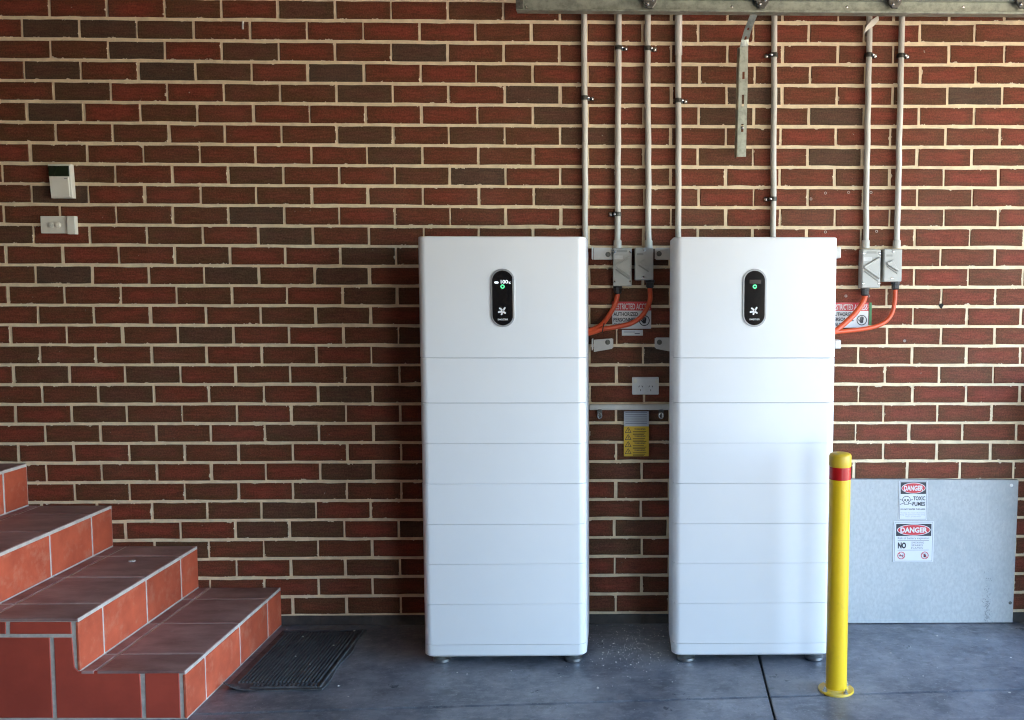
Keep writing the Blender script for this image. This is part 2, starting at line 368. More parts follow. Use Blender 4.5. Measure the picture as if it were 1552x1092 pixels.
M['conduit'] = mat('grey_conduit', (0.56, 0.54, 0.48), (0.48, 0.465, 0.415), rough=0.4, scale=6, stretch=(1, 1, 0.4), c3=(0.40, 0.38, 0.34), c3_scale=20, c3_lo=0.6, c3_hi=0.8)
M['isolator'] = mat('grey_isolator_plastic', (0.44, 0.44, 0.40), (0.40, 0.40, 0.37), rough=0.45, scale=10)
M['isolator_dark'] = mat('isolator_recess', (0.27, 0.275, 0.25), rough=0.5)
M['isolator_label'] = mat('isolator_label', (0.60, 0.60, 0.57), (0.52, 0.52, 0.5), rough=0.5, scale=40)
M['black_plastic'] = mat('black_plastic', (0.016, 0.016, 0.017), rough=0.45)
M['orange'] = mat('orange_cable', (0.62, 0.085, 0.024), (0.54, 0.072, 0.022), rough=0.42, scale=20)
M['screen'] = mat('black_glass', (0.006, 0.006, 0.007), rough=0.08, coat=0.6)
M['screen_band'] = mat('unlit_display_window', (0.030, 0.018, 0.018), rough=0.15)
M['bezel'] = mat('silver_bezel', (0.34, 0.34, 0.345), rough=0.4, metal=0.4)
M['print_white'] = mat('white_print', (0.75, 0.75, 0.75), rough=0.5)
M['lit_white'] = mat('lit_digits', (0.9, 0.97, 1.0), rough=0.5, emit=0.035)
M['lit_green'] = mat('lit_green_ring', (0.12, 0.9, 0.35), rough=0.5, emit=0.05)
M['seam'] = mat('seam_gasket', (0.26, 0.27, 0.28), rough=0.6)
M['yellow'] = mat('yellow_paint', (0.80, 0.50, 0.008), (0.76, 0.47, 0.008), rough=0.33, scale=5, coat=0.2, c3=(0.52, 0.31, 0.02), c3_scale=16, c3_lo=0.55, c3_hi=0.9)
M['yellow_cap'] = mat('yellow_cap_plastic', (0.66, 0.43, 0.02), (0.58, 0.38, 0.02), rough=0.45, scale=12)
M['yellow_flange'] = mat('scuffed_yellow_paint', (0.74, 0.47, 0.02), (0.70, 0.50, 0.12), rough=0.4, scale=22, lo=0.45, hi=0.6)
M['red_tape'] = mat('red_reflective_tape', (0.55, 0.012, 0.012), (0.42, 0.010, 0.010), rough=0.25, scale=10)
M['red_tape_dark'] = mat('dark_red_tape', (0.26, 0.008, 0.008), rough=0.3)
M['sheet'] = mat('fibre_cement_sheet', (0.375, 0.385, 0.385), (0.445, 0.455, 0.45), rough=0.75, scale=85, stretch=(1, 1, 0.55), detail=5, bump=0.15, c3=(0.33, 0.36, 0.37), c3_scale=5, c3_lo=0.5, c3_hi=0.75)
M['drip'] = mat('drip_mark', (0.26, 0.27, 0.275), rough=0.8)
M['sheet_edge'] = mat('sheet_edge', (0.45, 0.46, 0.46), rough=0.8)
M['sign_white'] = mat('sign_white', (0.60, 0.61, 0.62), rough=0.4)
M['sign_red'] = mat('sign_red', (0.52, 0.030, 0.040), rough=0.4)
M['sign_black'] = mat('sign_black', (0.02, 0.02, 0.03), rough=0.45)
M['sign_grey'] = mat('sign_grey_print', (0.12, 0.125, 0.16), rough=0.5)
M['sign_yellow'] = mat('label_yellow', (0.72, 0.46, 0.03), (0.66, 0.42, 0.03), rough=0.45, scale=14)
M['sign_silver'] = mat('label_silver', (0.46, 0.48, 0.52), (0.40, 0.42, 0.46), rough=0.4, scale=14)
M['sign_brown'] = mat('label_print', (0.15, 0.09, 0.01), rough=0.5)
M['green'] = mat('green_label', (0.05, 0.19, 0.07), rough=0.5)
M['lcd'] = mat('unlit_lcd', (0.012, 0.022, 0.010), rough=0.22)
M['rubber'] = mat('black_rubber', (0.044, 0.047, 0.051), (0.095, 0.099, 0.105), rough=0.6, scale=20, bump=0.3, c3=(0.13, 0.135, 0.14), c3_scale=24, c3_lo=0.5, c3_hi=0.85)
M['grout'] = mat('white_grout', (0.66, 0.59, 0.52), (0.48, 0.42, 0.37), rough=0.9, scale=25, bump=0.3)
M['terracotta'] = mat('terracotta_tile', (0.62, 0.125, 0.060), (0.43, 0.080, 0.040), lo=0.32, hi=0.68, vary=0.15, spec=0.25, rough=0.55, scale=7, detail=6, bump=0.12, c3=(0.58, 0.24, 0.15), c3_scale=13, c3_lo=0.52, c3_hi=0.8)
M['terracotta_side'] = mat('oxblood_tile', (0.50, 0.078, 0.047), (0.39, 0.062, 0.038), vary=0.10, rough=0.45, scale=6, detail=6, bump=0.1)
M['tread'] = mat('quarry_tread_tile', (0.235, 0.118, 0.106), (0.45, 0.275, 0.245), vary=0.14, rough=0.42, rough2=0.55, scale=5, stretch=(1, 2.5, 1), detail=8, bump=0.15, c3=(0.46, 0.34, 0.32), c3_scale=18, c3_lo=0.6, c3_hi=0.85)
M['debris'] = mat('mortar_crumbs', (0.75, 0.74, 0.70), (0.5, 0.48, 0.44), rough=0.9, scale=40)
M['plug'] = mat('grey_wall_plug', (0.42, 0.34, 0.30), rough=0.7)
M['hole'] = mat('dark_hole', (0.01, 0.01, 0.01), rough=0.9)

# ------------------------------------------------------------------ the setting: ground, floor, garage shell
bm = nbox((-60, -60, -0.4), (120, 60, -0.10)); g = obj('driveway', bm, M['driveway']); g['kind'] = 'structure'
RW = 5.55                                           # inner face of the right hand wall
FW = -5.4                                           # inner face of the wall with the open garage door
fl = obj('floor', nbox((-1.2, FW - 0.2, -0.095), (RW + 0.2, 0.0, -0.03)), M['joint']); fl['kind'] = 'structure'
def jy(x): return -0.865 + (x - 0.924) * 0.0535      # the saw cut across the floor
def jx(y): return 3.000 + y * 0.048                  # the saw cut towards the wall
G = 0.004
X0, X1, YF = -1.2, RW, FW - 0.2
def slab(pts):
    o = obj('floor_slab', slab_poly(bmesh.new(), pts, -0.028, 0.0, 0.003), M['concrete'], fl); return o
yc = jy(jx(-0.75))
slab([(X0, jy(X0) + G), (jx(yc) - G, yc + G), (jx(0) - G, 0), (X0, 0)])
slab([(jx(yc) + G, yc + G), (X1, jy(X1) + G), (X1, 0), (jx(0) + G, 0)])
slab([(X0, YF), (jx(YF) - G, YF), (jx(yc) - G, yc - G), (X0, jy(X0) - G)])
slab([(jx(YF) + G, YF), (X1, YF), (X1, jy(X1) - G), (jx(yc) + G, yc - G)])
CEIL = 2.95
def struct(name, lo, hi, m):
    o = obj(name, nbox(lo, hi), m); o['kind'] = 'structure'; return o
struct('ceiling', (-1.35, FW - 0.2, CEIL), (RW + 0.2, 0.25, CEIL + 0.2), M['plaster'])
struct('end_wall', (-1.35, FW - 0.2, -0.1), (-1.2, 0.2, CEIL), M['render'])
RY0, RY1, RZ = -4.7, -0.28, 2.55                       # the open side towards the yard, to the right of the view
struct('side_wall', (RW, FW - 0.2, -0.1), (RW + 0.2, RY0, CEIL), M['render'])
struct('side_wall', (RW, RY1, -0.1), (RW + 0.2, 0.2, CEIL), M['render'])
struct('side_lintel', (RW, RY0, RZ), (RW + 0.2, RY1, CEIL), M['render'])
DX0, DX1, DZ = 3.85, 5.2, 2.35                      # the open garage doorway, behind the viewer's right shoulder
struct('front_wall', (-1.2, FW - 0.2, -0.1), (DX0, FW, CEIL), M['render'])
struct('door_jamb', (DX1, FW - 0.2, -0.1), (RW, FW, CEIL), M['render'])
struct('door_lintel', (DX0, FW - 0.2, DZ), (DX1, FW, CEIL), M['render'])

struct('shade_block', (4.31, -0.23, 0.002), (4.43, -0.003, 1.12), M['render'])  # added block out of view, casts shade on the rightmost bricks
# ------------------------------------------------------------------ brick wall
PITCH, RISE, JW, JB = 0.24, 0.086, 0.0095, 0.0122
Z31 = 0.0499
OFS = [(3, -11), (4, -18), (-1, -9), (4, -10), (3, -10), (7, -12), (4, -14), (12, -17), (10, -16), (10, -11), (5, -12), (11, -16), (9, -23), (12, -17), (9, -14), (14, -18), (11, -11), (13, -16), (15, -14), (16, -12), (16, -18), (19, -23), (19, -16), (17, -28), (14, -20), (-11, -18), (-10, -14), (-7, -12), (-8, -12), (-8, -12), (-6, -10)]
def ofs(k, n):
    l, r = OFS[max(0, min(30, k - 1))]
    return (l + (r - l) * min(1, max(0, (n - 2) / 13.0))) / 1000
def course_wave(x, z):
    """the courses are not laid dead level: a few millimetres of rise and fall along the wall"""
    x = min(max(x, -0.3), 4.2) - 2; z = min(max(z, 0), 2.75) - 1.5
    return -0.00314 - 0.00107 * x - 0.00139 * z + 0.00034 * x * x - 0.00033 * x * z + 0.00377 * z * z + 0.0012 * x * x * z + 0.00004 * x ** 3 + 0.00191 * x * z * z + 0.00296 * z ** 3
wall = thing('brick_wall', 'red and brown face brick wall with cream mortar behind the white battery cabinets', 'wall', (0, 0, 0))
def mortar_mesh():
    bm = bmesh.new(); nx, nz = 120, 68
    x0, x1, z0, z1 = -1.2, RW, -0.03, CEIL
    rnd = random.Random(4)
    V = [[bm.verts.new((x0 + (x1 - x0) * i / nx, 0.0030 + rnd.uniform(-0.0008, 0.0008), z0 + (z1 - z0) * j / nz)) for i in range(nx + 1)] for j in range(nz + 1)]
    for j in range(nz):
        for i in range(nx): bm.faces.new((V[j][i], V[j][i + 1], V[j + 1][i + 1], V[j + 1][i]))
    box(bm, (x0, 0.012, z0), (x1, 0.2, z1))
    return bm
obj('mortar', mortar_mesh(), M['mortar'], wall)
BL, BH, BD = PITCH - JW, RISE - JB, 0.016
def brick_rings(w, h, rnd, d=BD):
    """front outline of a brick with slightly uneven arrises: 10 points"""
    j = lambda a: rnd.uniform(-a, a)
    x, z = w / 2, h / 2
    o = [(-x + j(.0012), -z + j(.0012)), (-x / 3 + j(.02), -z + j(.0022)), (x / 3 + j(.02), -z + j(.0022)), (x + j(.0012), -z + j(.0012)), (x + j(.0012), j(.01)),
         (x + j(.0012), z + j(.0012)), (x / 3 + j(.02), z + j(.0022)), (-x / 3 + j(.02), z + j(.0022)), (-x + j(.0012), z + j(.0012)), (-x + j(.0012), j(.01))]
    b = 0.0028
    def inn(p):
        return (p[0] - b * (1 if p[0] > x * .8 else -1 if p[0] < -x * .8 else 0), p[1] - b * (1 if p[1] > z * .8 else -1 if p[1] < -z * .8 else 0))
    return [(p[0], d, p[1]) for p in o], [(p[0], b * .9, p[1]) for p in o], [(inn(p)[0], 0.0, inn(p)[1]) for p in o]
def brick_faces(base):
    F = []
    for r in range(2):
        for k in range(10): F.append((base + r * 10 + k, base + r * 10 + (k + 1) % 10, base + (r + 1) * 10 + (k + 1) % 10, base + (r + 1) * 10 + k))
    F.append(tuple(base + 20 + k for k in range(10)))
    return F
def brick_uv(me, uvs):
    l = me.uv_layers.new(name='UVMap'); vi = [0] * len(me.loops); me.loops.foreach_get('vertex_index', vi)
    l.data.foreach_set('uv', [c for i in vi for c in uvs[i]])
def brick_mesh(w, h, seed):
    rnd = random.Random(seed); rings = brick_rings(w, h, rnd)
    me = bpy.data.meshes.new('brick'); me.from_pydata([p for r in rings for p in r], [], brick_faces(0)); me.materials.append(M['brick'])
    brick_uv(me, [(p[0] / w + .5, p[2] / h + .5) for r in rings for p in r]); return me
VAR = [brick_mesh(BL, BH, s) for s in range(10)]
STAIR_PX = [(-5, 700), (38, 703), (38, 765), (168, 764), (170, 825), (300, 826), (300, 888), (428, 891), (428, 955), (430, 1100), (-5, 1100)]
def in_poly(x, y, P):
    c = False
    for i in range(len(P)):
        (x1, y1), (x2, y2) = P[i], P[i - 1]
        if (y1 > y) != (y2 > y) and x < (x2 - x1) * (y - y1) / (y2 - y1) + x1: c = not c
    return c
HIDE = [(638, 358, 898, 1000), (1017, 358, 1267, 1000), (1288, 727, 1538, 946), (783, -50, 1600, 20), (928, 375, 990, 500)]
def seen(x, z, w, h):
    n = 0
    for i in range(7):
        for j in range(3):
            px, py = to_px((x + w * (i / 6 - .5), 0, z + h * (j / 2 - .5)))
            if 0 <= px <= 1552 and 0 <= py <= 1092 and not any(a <= px <= c and b <= py <= d for a, b, c, d in HIDE) and not in_poly(px, py, STAIR_PX): n += 1
    return n / 21
TONE = {(2, -.5): .98, (2, 1.5): .86, (3, 1): 1.0, (3, 3): .84, (4, -.5): .95, (4, 1.5): 1.0, (6, -.5): .97, (4, 4.5): 1.0, (9, 6): .75, (9, 7): .97, (5, 16): 1.0, (5, 5): .9, (6, 13.5): .97, (8, 13.5): .93, (8, 5.5): .85,
        (1, 0): .15, (1, 3): .2, (2, 5.5): .05, (2, 6.5): .02, (5, 2): .12, (7, 3): .1, (6, 2.5): .25, (23, 0): .1, (23, 4): .0, (24, 3.5): .1, (25, 3): .05, (26, 4.5): .02, (26, 5.5): .1,
        (27, 3): .9, (27, 4): .85, (28, 3.5): .8, (20, 2.5): .6, (21, 3): .1, (22, 3.5): .8, (24, 4.5): .85, (25, 4): .8, (13, 2): .75, (12, 3.5): .9, (13, 1): .4}
rows = []
rt = random.Random(23)
for k in range(-2, 33):
    zt = Z31 + (31 - k + 1) * RISE; zb = zt - RISE
    for i in range(-6, 25):
        n = i + (0 if k % 2 else 0.5)
        xl = n * PITCH + ofs(k, n) + JW / 2; xr = (n + 1) * PITCH + ofs(k, n + 1) - JW / 2
        jl, jr = rt.uniform(-.0025, .0025), rt.uniform(-.0025, .0025)
        xl += jl; xr += jr
        xl, xr = max(xl, -1.2), min(xr, RW)
        a, b2 = zb + JB / 2, zt - JB / 2
        a, b2 = max(a, -0.003), min(b2, CEIL)
        u = rt.random()
        t = TONE.get((k, n))
        if t is None:
            t = rt.uniform(.0, .45) if u < .52 else rt.uniform(.45, .7) if u < .82 else rt.uniform(.7, .9) if u < .95 else rt.uniform(.9, 1)
            if xl > 3.2: t *= .75
        if xr - xl < 0.02 or b2 - a < 0.01: continue
        xc, zc = (xl + xr) / 2, (a + b2) / 2
        zc += course_wave(xc, zc) + rt.uniform(-.0008, .0008)
        rows.append([seen(xc, zc, xr - xl, b2 - a) * (xr - xl) * (b2 - a), xc, zc, xr - xl, b2 - a, min(max(t, 0.001), 1), rt.uniform(-.0012, .0012), k])
rows.sort(key=lambda r: -r[0] if r[7] < 32 else 1)
for q, (s, xc, zc, w, h, t, dy, kk) in enumerate(rows[:300]):
    o = bpy.data.objects.new('brick', VAR[rt.randrange(10)]); COL.objects.link(o); o.parent = wall
    o.location = (xc, dy, zc); o.scale = (w / BL, 1, h / BH); o['tone'] = t
def joined(name, rs, m):
    V, F, TN, UV = [], [], [], []
    for s_, xc, zc, w, h, t, dy, k in rs:
        base = len(V)
        for r in brick_rings(w, h, rt):
            V += [(p[0] + xc, p[1] + dy, p[2] + zc) for p in r]; UV += [(p[0] / w + .5, p[2] / h + .5) for p in r]
        f = brick_faces(base); F += f; TN += [t] * len(f)
    me = bpy.data.meshes.new(name); me.from_pydata(V, [], F); me.materials.append(m); brick_uv(me, UV)
    a = me.attributes.new('tone', 'FLOAT', 'FACE'); a.data.foreach_set('value', TN)
    o = link_mesh(name, me, None, wall); o['kind'] = 'stuff'
joined('brickwork', [r for r in rows[300:] if r[7] < 32], M['brick'])
joined('painted_course', [r for r in rows[300:] if r[7] == 32], M['painted'])
obj('painted_joint', nbox((-1.2, 0.0012, -.005), (RW, .006, 0.0425)), M['painted'], wall)

# ------------------------------------------------------------------ tiled steps
NX = [-0.185, 0.17535, 0.54330, 0.90403]           # nosings
TZ = [0.733, 0.54607, 0.36266, 0.17447]            # tread heights
D = 0.902
JD = [0.0, 0.158, 0.445, 0.751, D]                 # joints along the step
steps = thing('tiled_steps', 'flight of tiled steps with orange risers rising left along the brick wall', 'steps', (0.2, -0.45, 0))
TT, GR = 0.008, 0.0048                             # tile thickness, half a joint
bm = bmesh.new()
X00 = -1.15
for i in range(4):
    lo = TZ[i + 1] - .0016 if i < 3 else 0.0
    box(bm, (X00, -D + .0015, lo), (NX[i] - .0015, -0.002, TZ[i] - .0018))
obj('step_core', bm, M['grout'], steps)
def tile(lo, hi, m):
    return obj('tile', nbox(lo, hi, 0.0022), m, steps)
for i in range(4):
    x1 = NX[i]; xb = NX[i - 1] if i else X00
    xs = [xb + .002, x1 - 0.31, x1]                # narrow strip at the back, full tile at the nosing
    if i == 0: xs = [X00, x1 - 0.62, x1 - 0.31, x1]
    for a, b in zip(xs, xs[1:]):
        for c, d in zip(JD, JD[1:]):
            tile((a + (.0062 if a != xb + .002 else 0), -d + (.0056 if d < D else -.002), TZ[i] - TT - .002), (b - (GR if b < x1 else .0016), -c - .0056, TZ[i] + rt.uniform(0, .0012)), M['tread'])
    zb = TZ[i + 1] + .004 if i < 3 else 0.004
    for c, d in zip(JD, JD[1:]):
        tile((x1 - TT - .002, -d + (-.0012 if d == D else GR), zb), (x1 + rt.uniform(0, .001), -c - GR, TZ[i] - TT - .006), M['terracotta'])
def side_tile(px):
    pts = [at(x, y, -D) for x, y in px]
    return obj('tile', prism(bmesh.new(), pts, -D - .001, -D + TT, .002), M['terracotta_side'], steps)
S = 2.529
def zz(P): return [(x / S, 660 + y / S) for x, y in P]
side_tile(zz([(555, 908), (686, 908), (692, 1084), (560, 1084)]))
side_tile(zz([(206, 776), (276, 776), (286, 890), (300, 905), (536, 908), (545, 1084), (218, 1084)]))
side_tile(zz([(-150, 776), (190, 776), (203, 1084), (-150, 1084)]))
side_tile(zz([(38, 716), (272, 716), (275, 762), (38, 762)]))
side_tile(zz([(-150, 716), (22, 716), (22, 762), (-150, 762)]))
XL = at(-150 / S, 900, -D)[0] - .010                # the same face goes on to the left, out of the picture
def side_row(x_from, x_to, z0, z1, step=.30):
    x = x_to
    while x > x_from + .04:
        a = max(x - step, x_from)
        obj('tile', nbox((a + GR, -D - .001, z0), (x - GR, -D + TT, z1), .002), M['terracotta_side'], steps); x = a
zr = [at(0, 660 + q / S, -D)[1] for q in (762, 716, 1084, 776)]
side_row(X00, XL, max(.004, zr[2]), zr[3]); side_row(X00, XL, zr[0], zr[1])
side_row(X00, NX[1] - .012, TZ[2] + .006, TZ[1] - .014); side_row(X00, NX[0] - .012, TZ[1] + .006, TZ[0] - .014)
bm = bmesh.new()                                   # chip of mortar lying on the third tread
px = on_floor(200, 852, TZ[2]); 
bmesh.ops.create_icosphere(bm, subdivisions=1, radius=0.012, matrix=Matrix.Translation((px[0], px[1], TZ[2] + .004)) @ Matrix.Diagonal((1.4, 1, .4, 1)))
tag(obj('mortar_chip', bm, M['debris']), 'flat pale chip of mortar lying on the third step tread', 'debris')

# ------------------------------------------------------------------ ribbed door mat
bm = bmesh.new()
mat_t = thing('door_mat', 'black ribbed rubber doormat with a curled corner at the foot of the steps', 'doormat', (1.12, -0.38, 0))
MX0, MX1, MY0, MY1 = 0.935, 1.300, -0.680, -0.075
nx, ny = 14, 22
Vg = []
def mat_z(u, v): # u across, v from front to back; the front left corner is curled up
    d = max(0, 1 - (u / .22 + v / .10)); return 0.006 + 0.030 * d * d + .0012 * math.sin(9 * u + 5 * v)
for s in (0, 1):
    g_ = [[bm.verts.new((MX0 + (MX1 - MX0) * i / nx + .006 * math.sin(j * .6) * (i == nx), MY0 + (MY1 - MY0) * j / ny, mat_z(i / nx, j / ny) - .005 * s)) for i in range(nx + 1)] for j in range(ny + 1)]
    Vg.append(g_)
    for j in range(ny):
        for i in range(nx): bm.faces.new((g_[j][i], g_[j][i + 1], g_[j + 1][i + 1], g_[j + 1][i]))
def skirt(a, b):
    for p, q, r_, s_ in zip(a, a[1:], b, b[1:]): bm.faces.new((p, q, s_, r_))
skirt(Vg[0][0], Vg[1][0]); skirt(Vg[0][-1], Vg[1][-1]); skirt([r_[0] for r_ in Vg[0]], [r_[0] for r_ in Vg[1]]); skirt([r_[-1] for r_ in Vg[0]], [r_[-1] for r_ in Vg[1]])
bmesh.ops.recalc_face_normals(bm, faces=bm.faces)
obj('rubber_base', bm, M['rubber'], mat_t)
bm = bmesh.new()
NR = 22
for r_ in range(NR):
    x = MX0 + .034 + (MX1 - MX0 - .068) * r_ / (NR - 1)
    box(bm, (x - .0042, MY0 + .055, .006), (x + .0042, MY1 - .04, .0135), .002)
o = obj('ribs', bm, M['rubber'], mat_t); o['kind'] = 'stuff'
bm = bmesh.new()
box(bm, (MX1 - .020, MY0 + .012, .005), (MX1 - .008, MY1 - .01, .0125), .003); box(bm, (MX0 + .09, MY0 + .010, .005), (MX1 - .022, MY0 + .020, .012), .003); box(bm, (MX0 + .01, MY1 - .022, .005), (MX1 - .022, MY1 - .012, .012), .003)
for q in range(16): box(bm, (MX0 + .095 + q * .0165, MY0 + .026, .005), (MX0 + .103 + q * .0165, MY0 + .046, .0115), .002)
obj('border', bm, M['rubber'], mat_t)

# ------------------------------------------------------------------ battery cabinets
YB = -0.46
BX0, BX1 = 1.632, 2.280
zpx = lambda y: at(1140, y, YB)[1]
SEAM = [359.5, 543, 611, 672, 733, 794, 854, 914.5, 975.5, 994]
SZ = [zpx(y) for y in SEAM]
def cabinet_ring(x0, x1, z, r=0.034, inset=0.0):
    x0 += inset; x1 -= inset
    yf, yb = YB + inset, -0.20 - inset; out = []
    for cx, cy, a, rr in ((x1 - r, yf + r, -90, r), (x1 - .006, yb - .006, 0, .006), (x0 + .006, yb - .006, 90, .006), (x0 + r, yf + r, 180, r)):
        n = 8 if rr > .01 else 2
        for i in range(n + 1):
            t = R(a + 90 * i / n); out.append((cx + rr * math.cos(t), cy + rr * math.sin(t), z))
    return out
def cabinet(x0, x1, z0, z1, bev=0.0016, inset=0.0, top=None):
    bm = bmesh.new(); top = top or bev
    rings = [cabinet_ring(x0, x1, z0, inset=inset + bev), cabinet_ring(x0, x1, z0 + bev, inset=inset), cabinet_ring(x0, x1, z1 - top, inset=inset), cabinet_ring(x0, x1, z1 - top * .3, inset=inset + top * .3), cabinet_ring(x0, x1, z1, inset=inset + top)]
    rv = [[bm.verts.new(p) for p in r_] for r_ in rings]; n = len(rv[0])
    for a, b in zip(rv, rv[1:]):
        for k in range(n): bm.faces.new((a[k], a[(k + 1) % n], b[(k + 1) % n], b[k]))
    bm.faces.new(rv[0][::-1]); bm.faces.new(rv[-1]); bmesh.ops.recalc_face_normals(bm, faces=bm.faces)
    return bm
def battery(x0, x1, label, lit, group='battery cabinets standing against the brick wall'):
    t = thing('battery_cabinet', label, 'battery', ((x0 + x1) / 2, -0.3, 0), group)
    g = 0.0009
    names = ['inverter_module', 'control_module'] + ['battery_module'] * 6 + ['base_module']
    for i, nm in enumerate(names):
        ins = 0.0 if nm != 'base_module' else 0.002
        obj(nm, cabinet(x0, x1, SZ[i + 1] + (g if i < 2 else .0005 if i < 8 else 0), SZ[i] - (0 if i == 0 else g if i < 3 else .0005), top=.005 if i == 0 else .0007 if i > 2 else None, inset=(0, .0006, .0002, .0008, 0, .0005, .0003, .0007, .0004)[i], bev=.008 if i == 8 else .0007 if i > 1 else .0014), M['white_paint'], t, smooth=True, crease=16)
    obj('gasket', cabinet(x0, x1, SZ[8] + .002, SZ[0] - .02, inset=.004), M['seam'], t)
    obj('rear_cover', nbox((x0 + .004, -0.199, SZ[9] + .012), (x1 - .001, -0.118, SZ[0] - .045), .004, 2), M['rear_cover'], t)
    for fx in (x0 + .062, x1 - .055):
        for fy in (-0.403, -0.25):
            f = obj('foot', lathe(bmesh.new(), [(.030, 0), (.036, .004), (.036, .014), (.026, .021), (.012, .024), (.012, SZ[9] + .004)], (fx, fy, 0)), M['brushed'], t, smooth=True)
    # the pill shaped display
    px0 = 762 if lit else 1143.5
    cx = at(px0, 452, YB)[0]; zc = at(px0, 452, YB)[1]
    k = 1 / 390.3
    bz = obj('display', prism(bmesh.new(), rounded(cx - 18.2 * k, cx + 18.2 * k, zc - 44 * k, zc + 44 * k, 1, 12), YB - .004, YB + .005, .0015), M['bezel'], t, smooth=True)
    obj('glass', prism(bmesh.new(), rounded(cx - 15.6 * k, cx + 15.6 * k, zc - 41.2 * k, zc + 41.2 * k, 1, 12), YB - .0050, YB + .004, .0008), M['screen'], bz, smooth=True)
    y = YB - .0055
    gx, gz = cx + .1 * k, zc + 17.2 * k
    obj('status_ring', flat(ring_polys(gx, gz, 1.5 * k, 3.2 * k), y), M['lit_green'], bz)
    lx, lz = cx + .3 * k, zc - 19.6 * k
    P = []
    for ax, az, bx, b2, r_ in ((-4.6, 4.0, -1.6, 2.0, 1.25), (2.9, 4.9, 1.5, 2.2, 1.3), (-6.2, -1.6, -1.6, -.6, 1.45), (-2.0, -4.8, -1.1, -2.4, 1.3), (3.4, -2.9, 1.2, -1.6, 1.35), (1.3, 1.0, 1.3, .2, .8)):
        P.append(capsule(lx + ax * k, lz + az * k, lx + bx * k, lz + b2 * k, r_ * k))
    obj('emblem', flat(P, y), M['print_white'], bz)
    text('swatten', cx - 7.6 * k, cx + 7.6 * k, zc - 33.6 * k, zc - 30.6 * k, y, M['print_white'], bz, bold=.01)
    if lit:
        text('100', cx - 2.6 * k, cx + 8.2 * k, zc + 21.6 * k, zc + 27.2 * k, y, M['lit_white'], bz, 'readout', bold=.02)
        text('%', cx + 9.2 * k, cx + 12.4 * k, zc + 21.2 * k, zc + 24.6 * k, y, M['lit_white'], bz, 'readout', bold=.02)
        obj('battery_icon', flat([capsule(cx - 10.8 * k, zc + 23.3 * k, cx - 7.4 * k, zc + 23.3 * k, 1.7 * k)], y), M['lit_white'], bz)
    else:
        obj('readout', flat([rect(cx - 8 * k, cx + 9.5 * k, zc + 21.5 * k, zc + 27.5 * k)], y), M['screen_band'], bz)
    return t
bat1 = battery(BX0, BX1, 'left white battery cabinet with lit white percentage on its black display', True)
DX = 2.613 - 1.646
bat2 = battery(2.620, 3.259, 'right white battery cabinet, its display showing only a green ring, bollard before it', False)
def bracket(px0, px1, py0, py1, side, par, bolt, slope=0):
    """white steel strap from the cabinet to the wall with one bolt"""
    Y = -0.030
    (x0, z0), (x1, z1) = at(px0, py1, Y), at(px1, py0, Y)
    pts = [(x0, z0 - (slope if side > 0 else 0)), (x1, z0 - (slope if side < 0 else 0)), (x1, z1), (x0, z1 - (slope * .5 if side > 0 else 0))]
    bm = prism(bmesh.new(), pts, Y, Y + .004, .0008)
    xe = x0 if side > 0 else x1
    box(bm, (xe - .006, -0.13, z0), (xe - .002, Y + .002, z1)) if side > 0 else box(bm, (xe + .002, -0.13, z0), (xe + .006, Y + .002, z1))
    xw = x1 if side > 0 else x0
    box(bm, (min(xw, xw + side * .004), Y + .004, z0 + .004), (max(xw, xw + side * .004) , 0, z1 - .004))
    br = obj('wall_bracket', bm, M['bracket'], par)
    if bolt:
        bx, bzz = at(*bolt, Y)
        obj('bolt', lathe(bmesh.new(), [(.0115, 0), (.0115, .002), (.0075, .0025), (.0075, .007), (.005, .008)], (bx, Y, bzz), 'Y', 12), M['galv_dark'], br)
bracket(900, 928, 376, 394, 1, bat1, (921.5, 386))
bracket(900, 928, 513, 529, 1, bat1, (921, 519), .014)
bracket(994, 1016, 376, 394, -1, bat2, (999, 385))
bracket(994, 1016, 512, 529, -1, bat2, (999.5, 519), .012)
for py0, py1 in ((375, 392), (515, 528)):
    (x0, z0), (x1, z1) = at(1262, py1, -.1), at(1271.5, py0, -.1)
    obj('wall_bracket', nbox((x0, -.14, z0), (x1, -.06, z1), .003), M['bracket'], bat2)

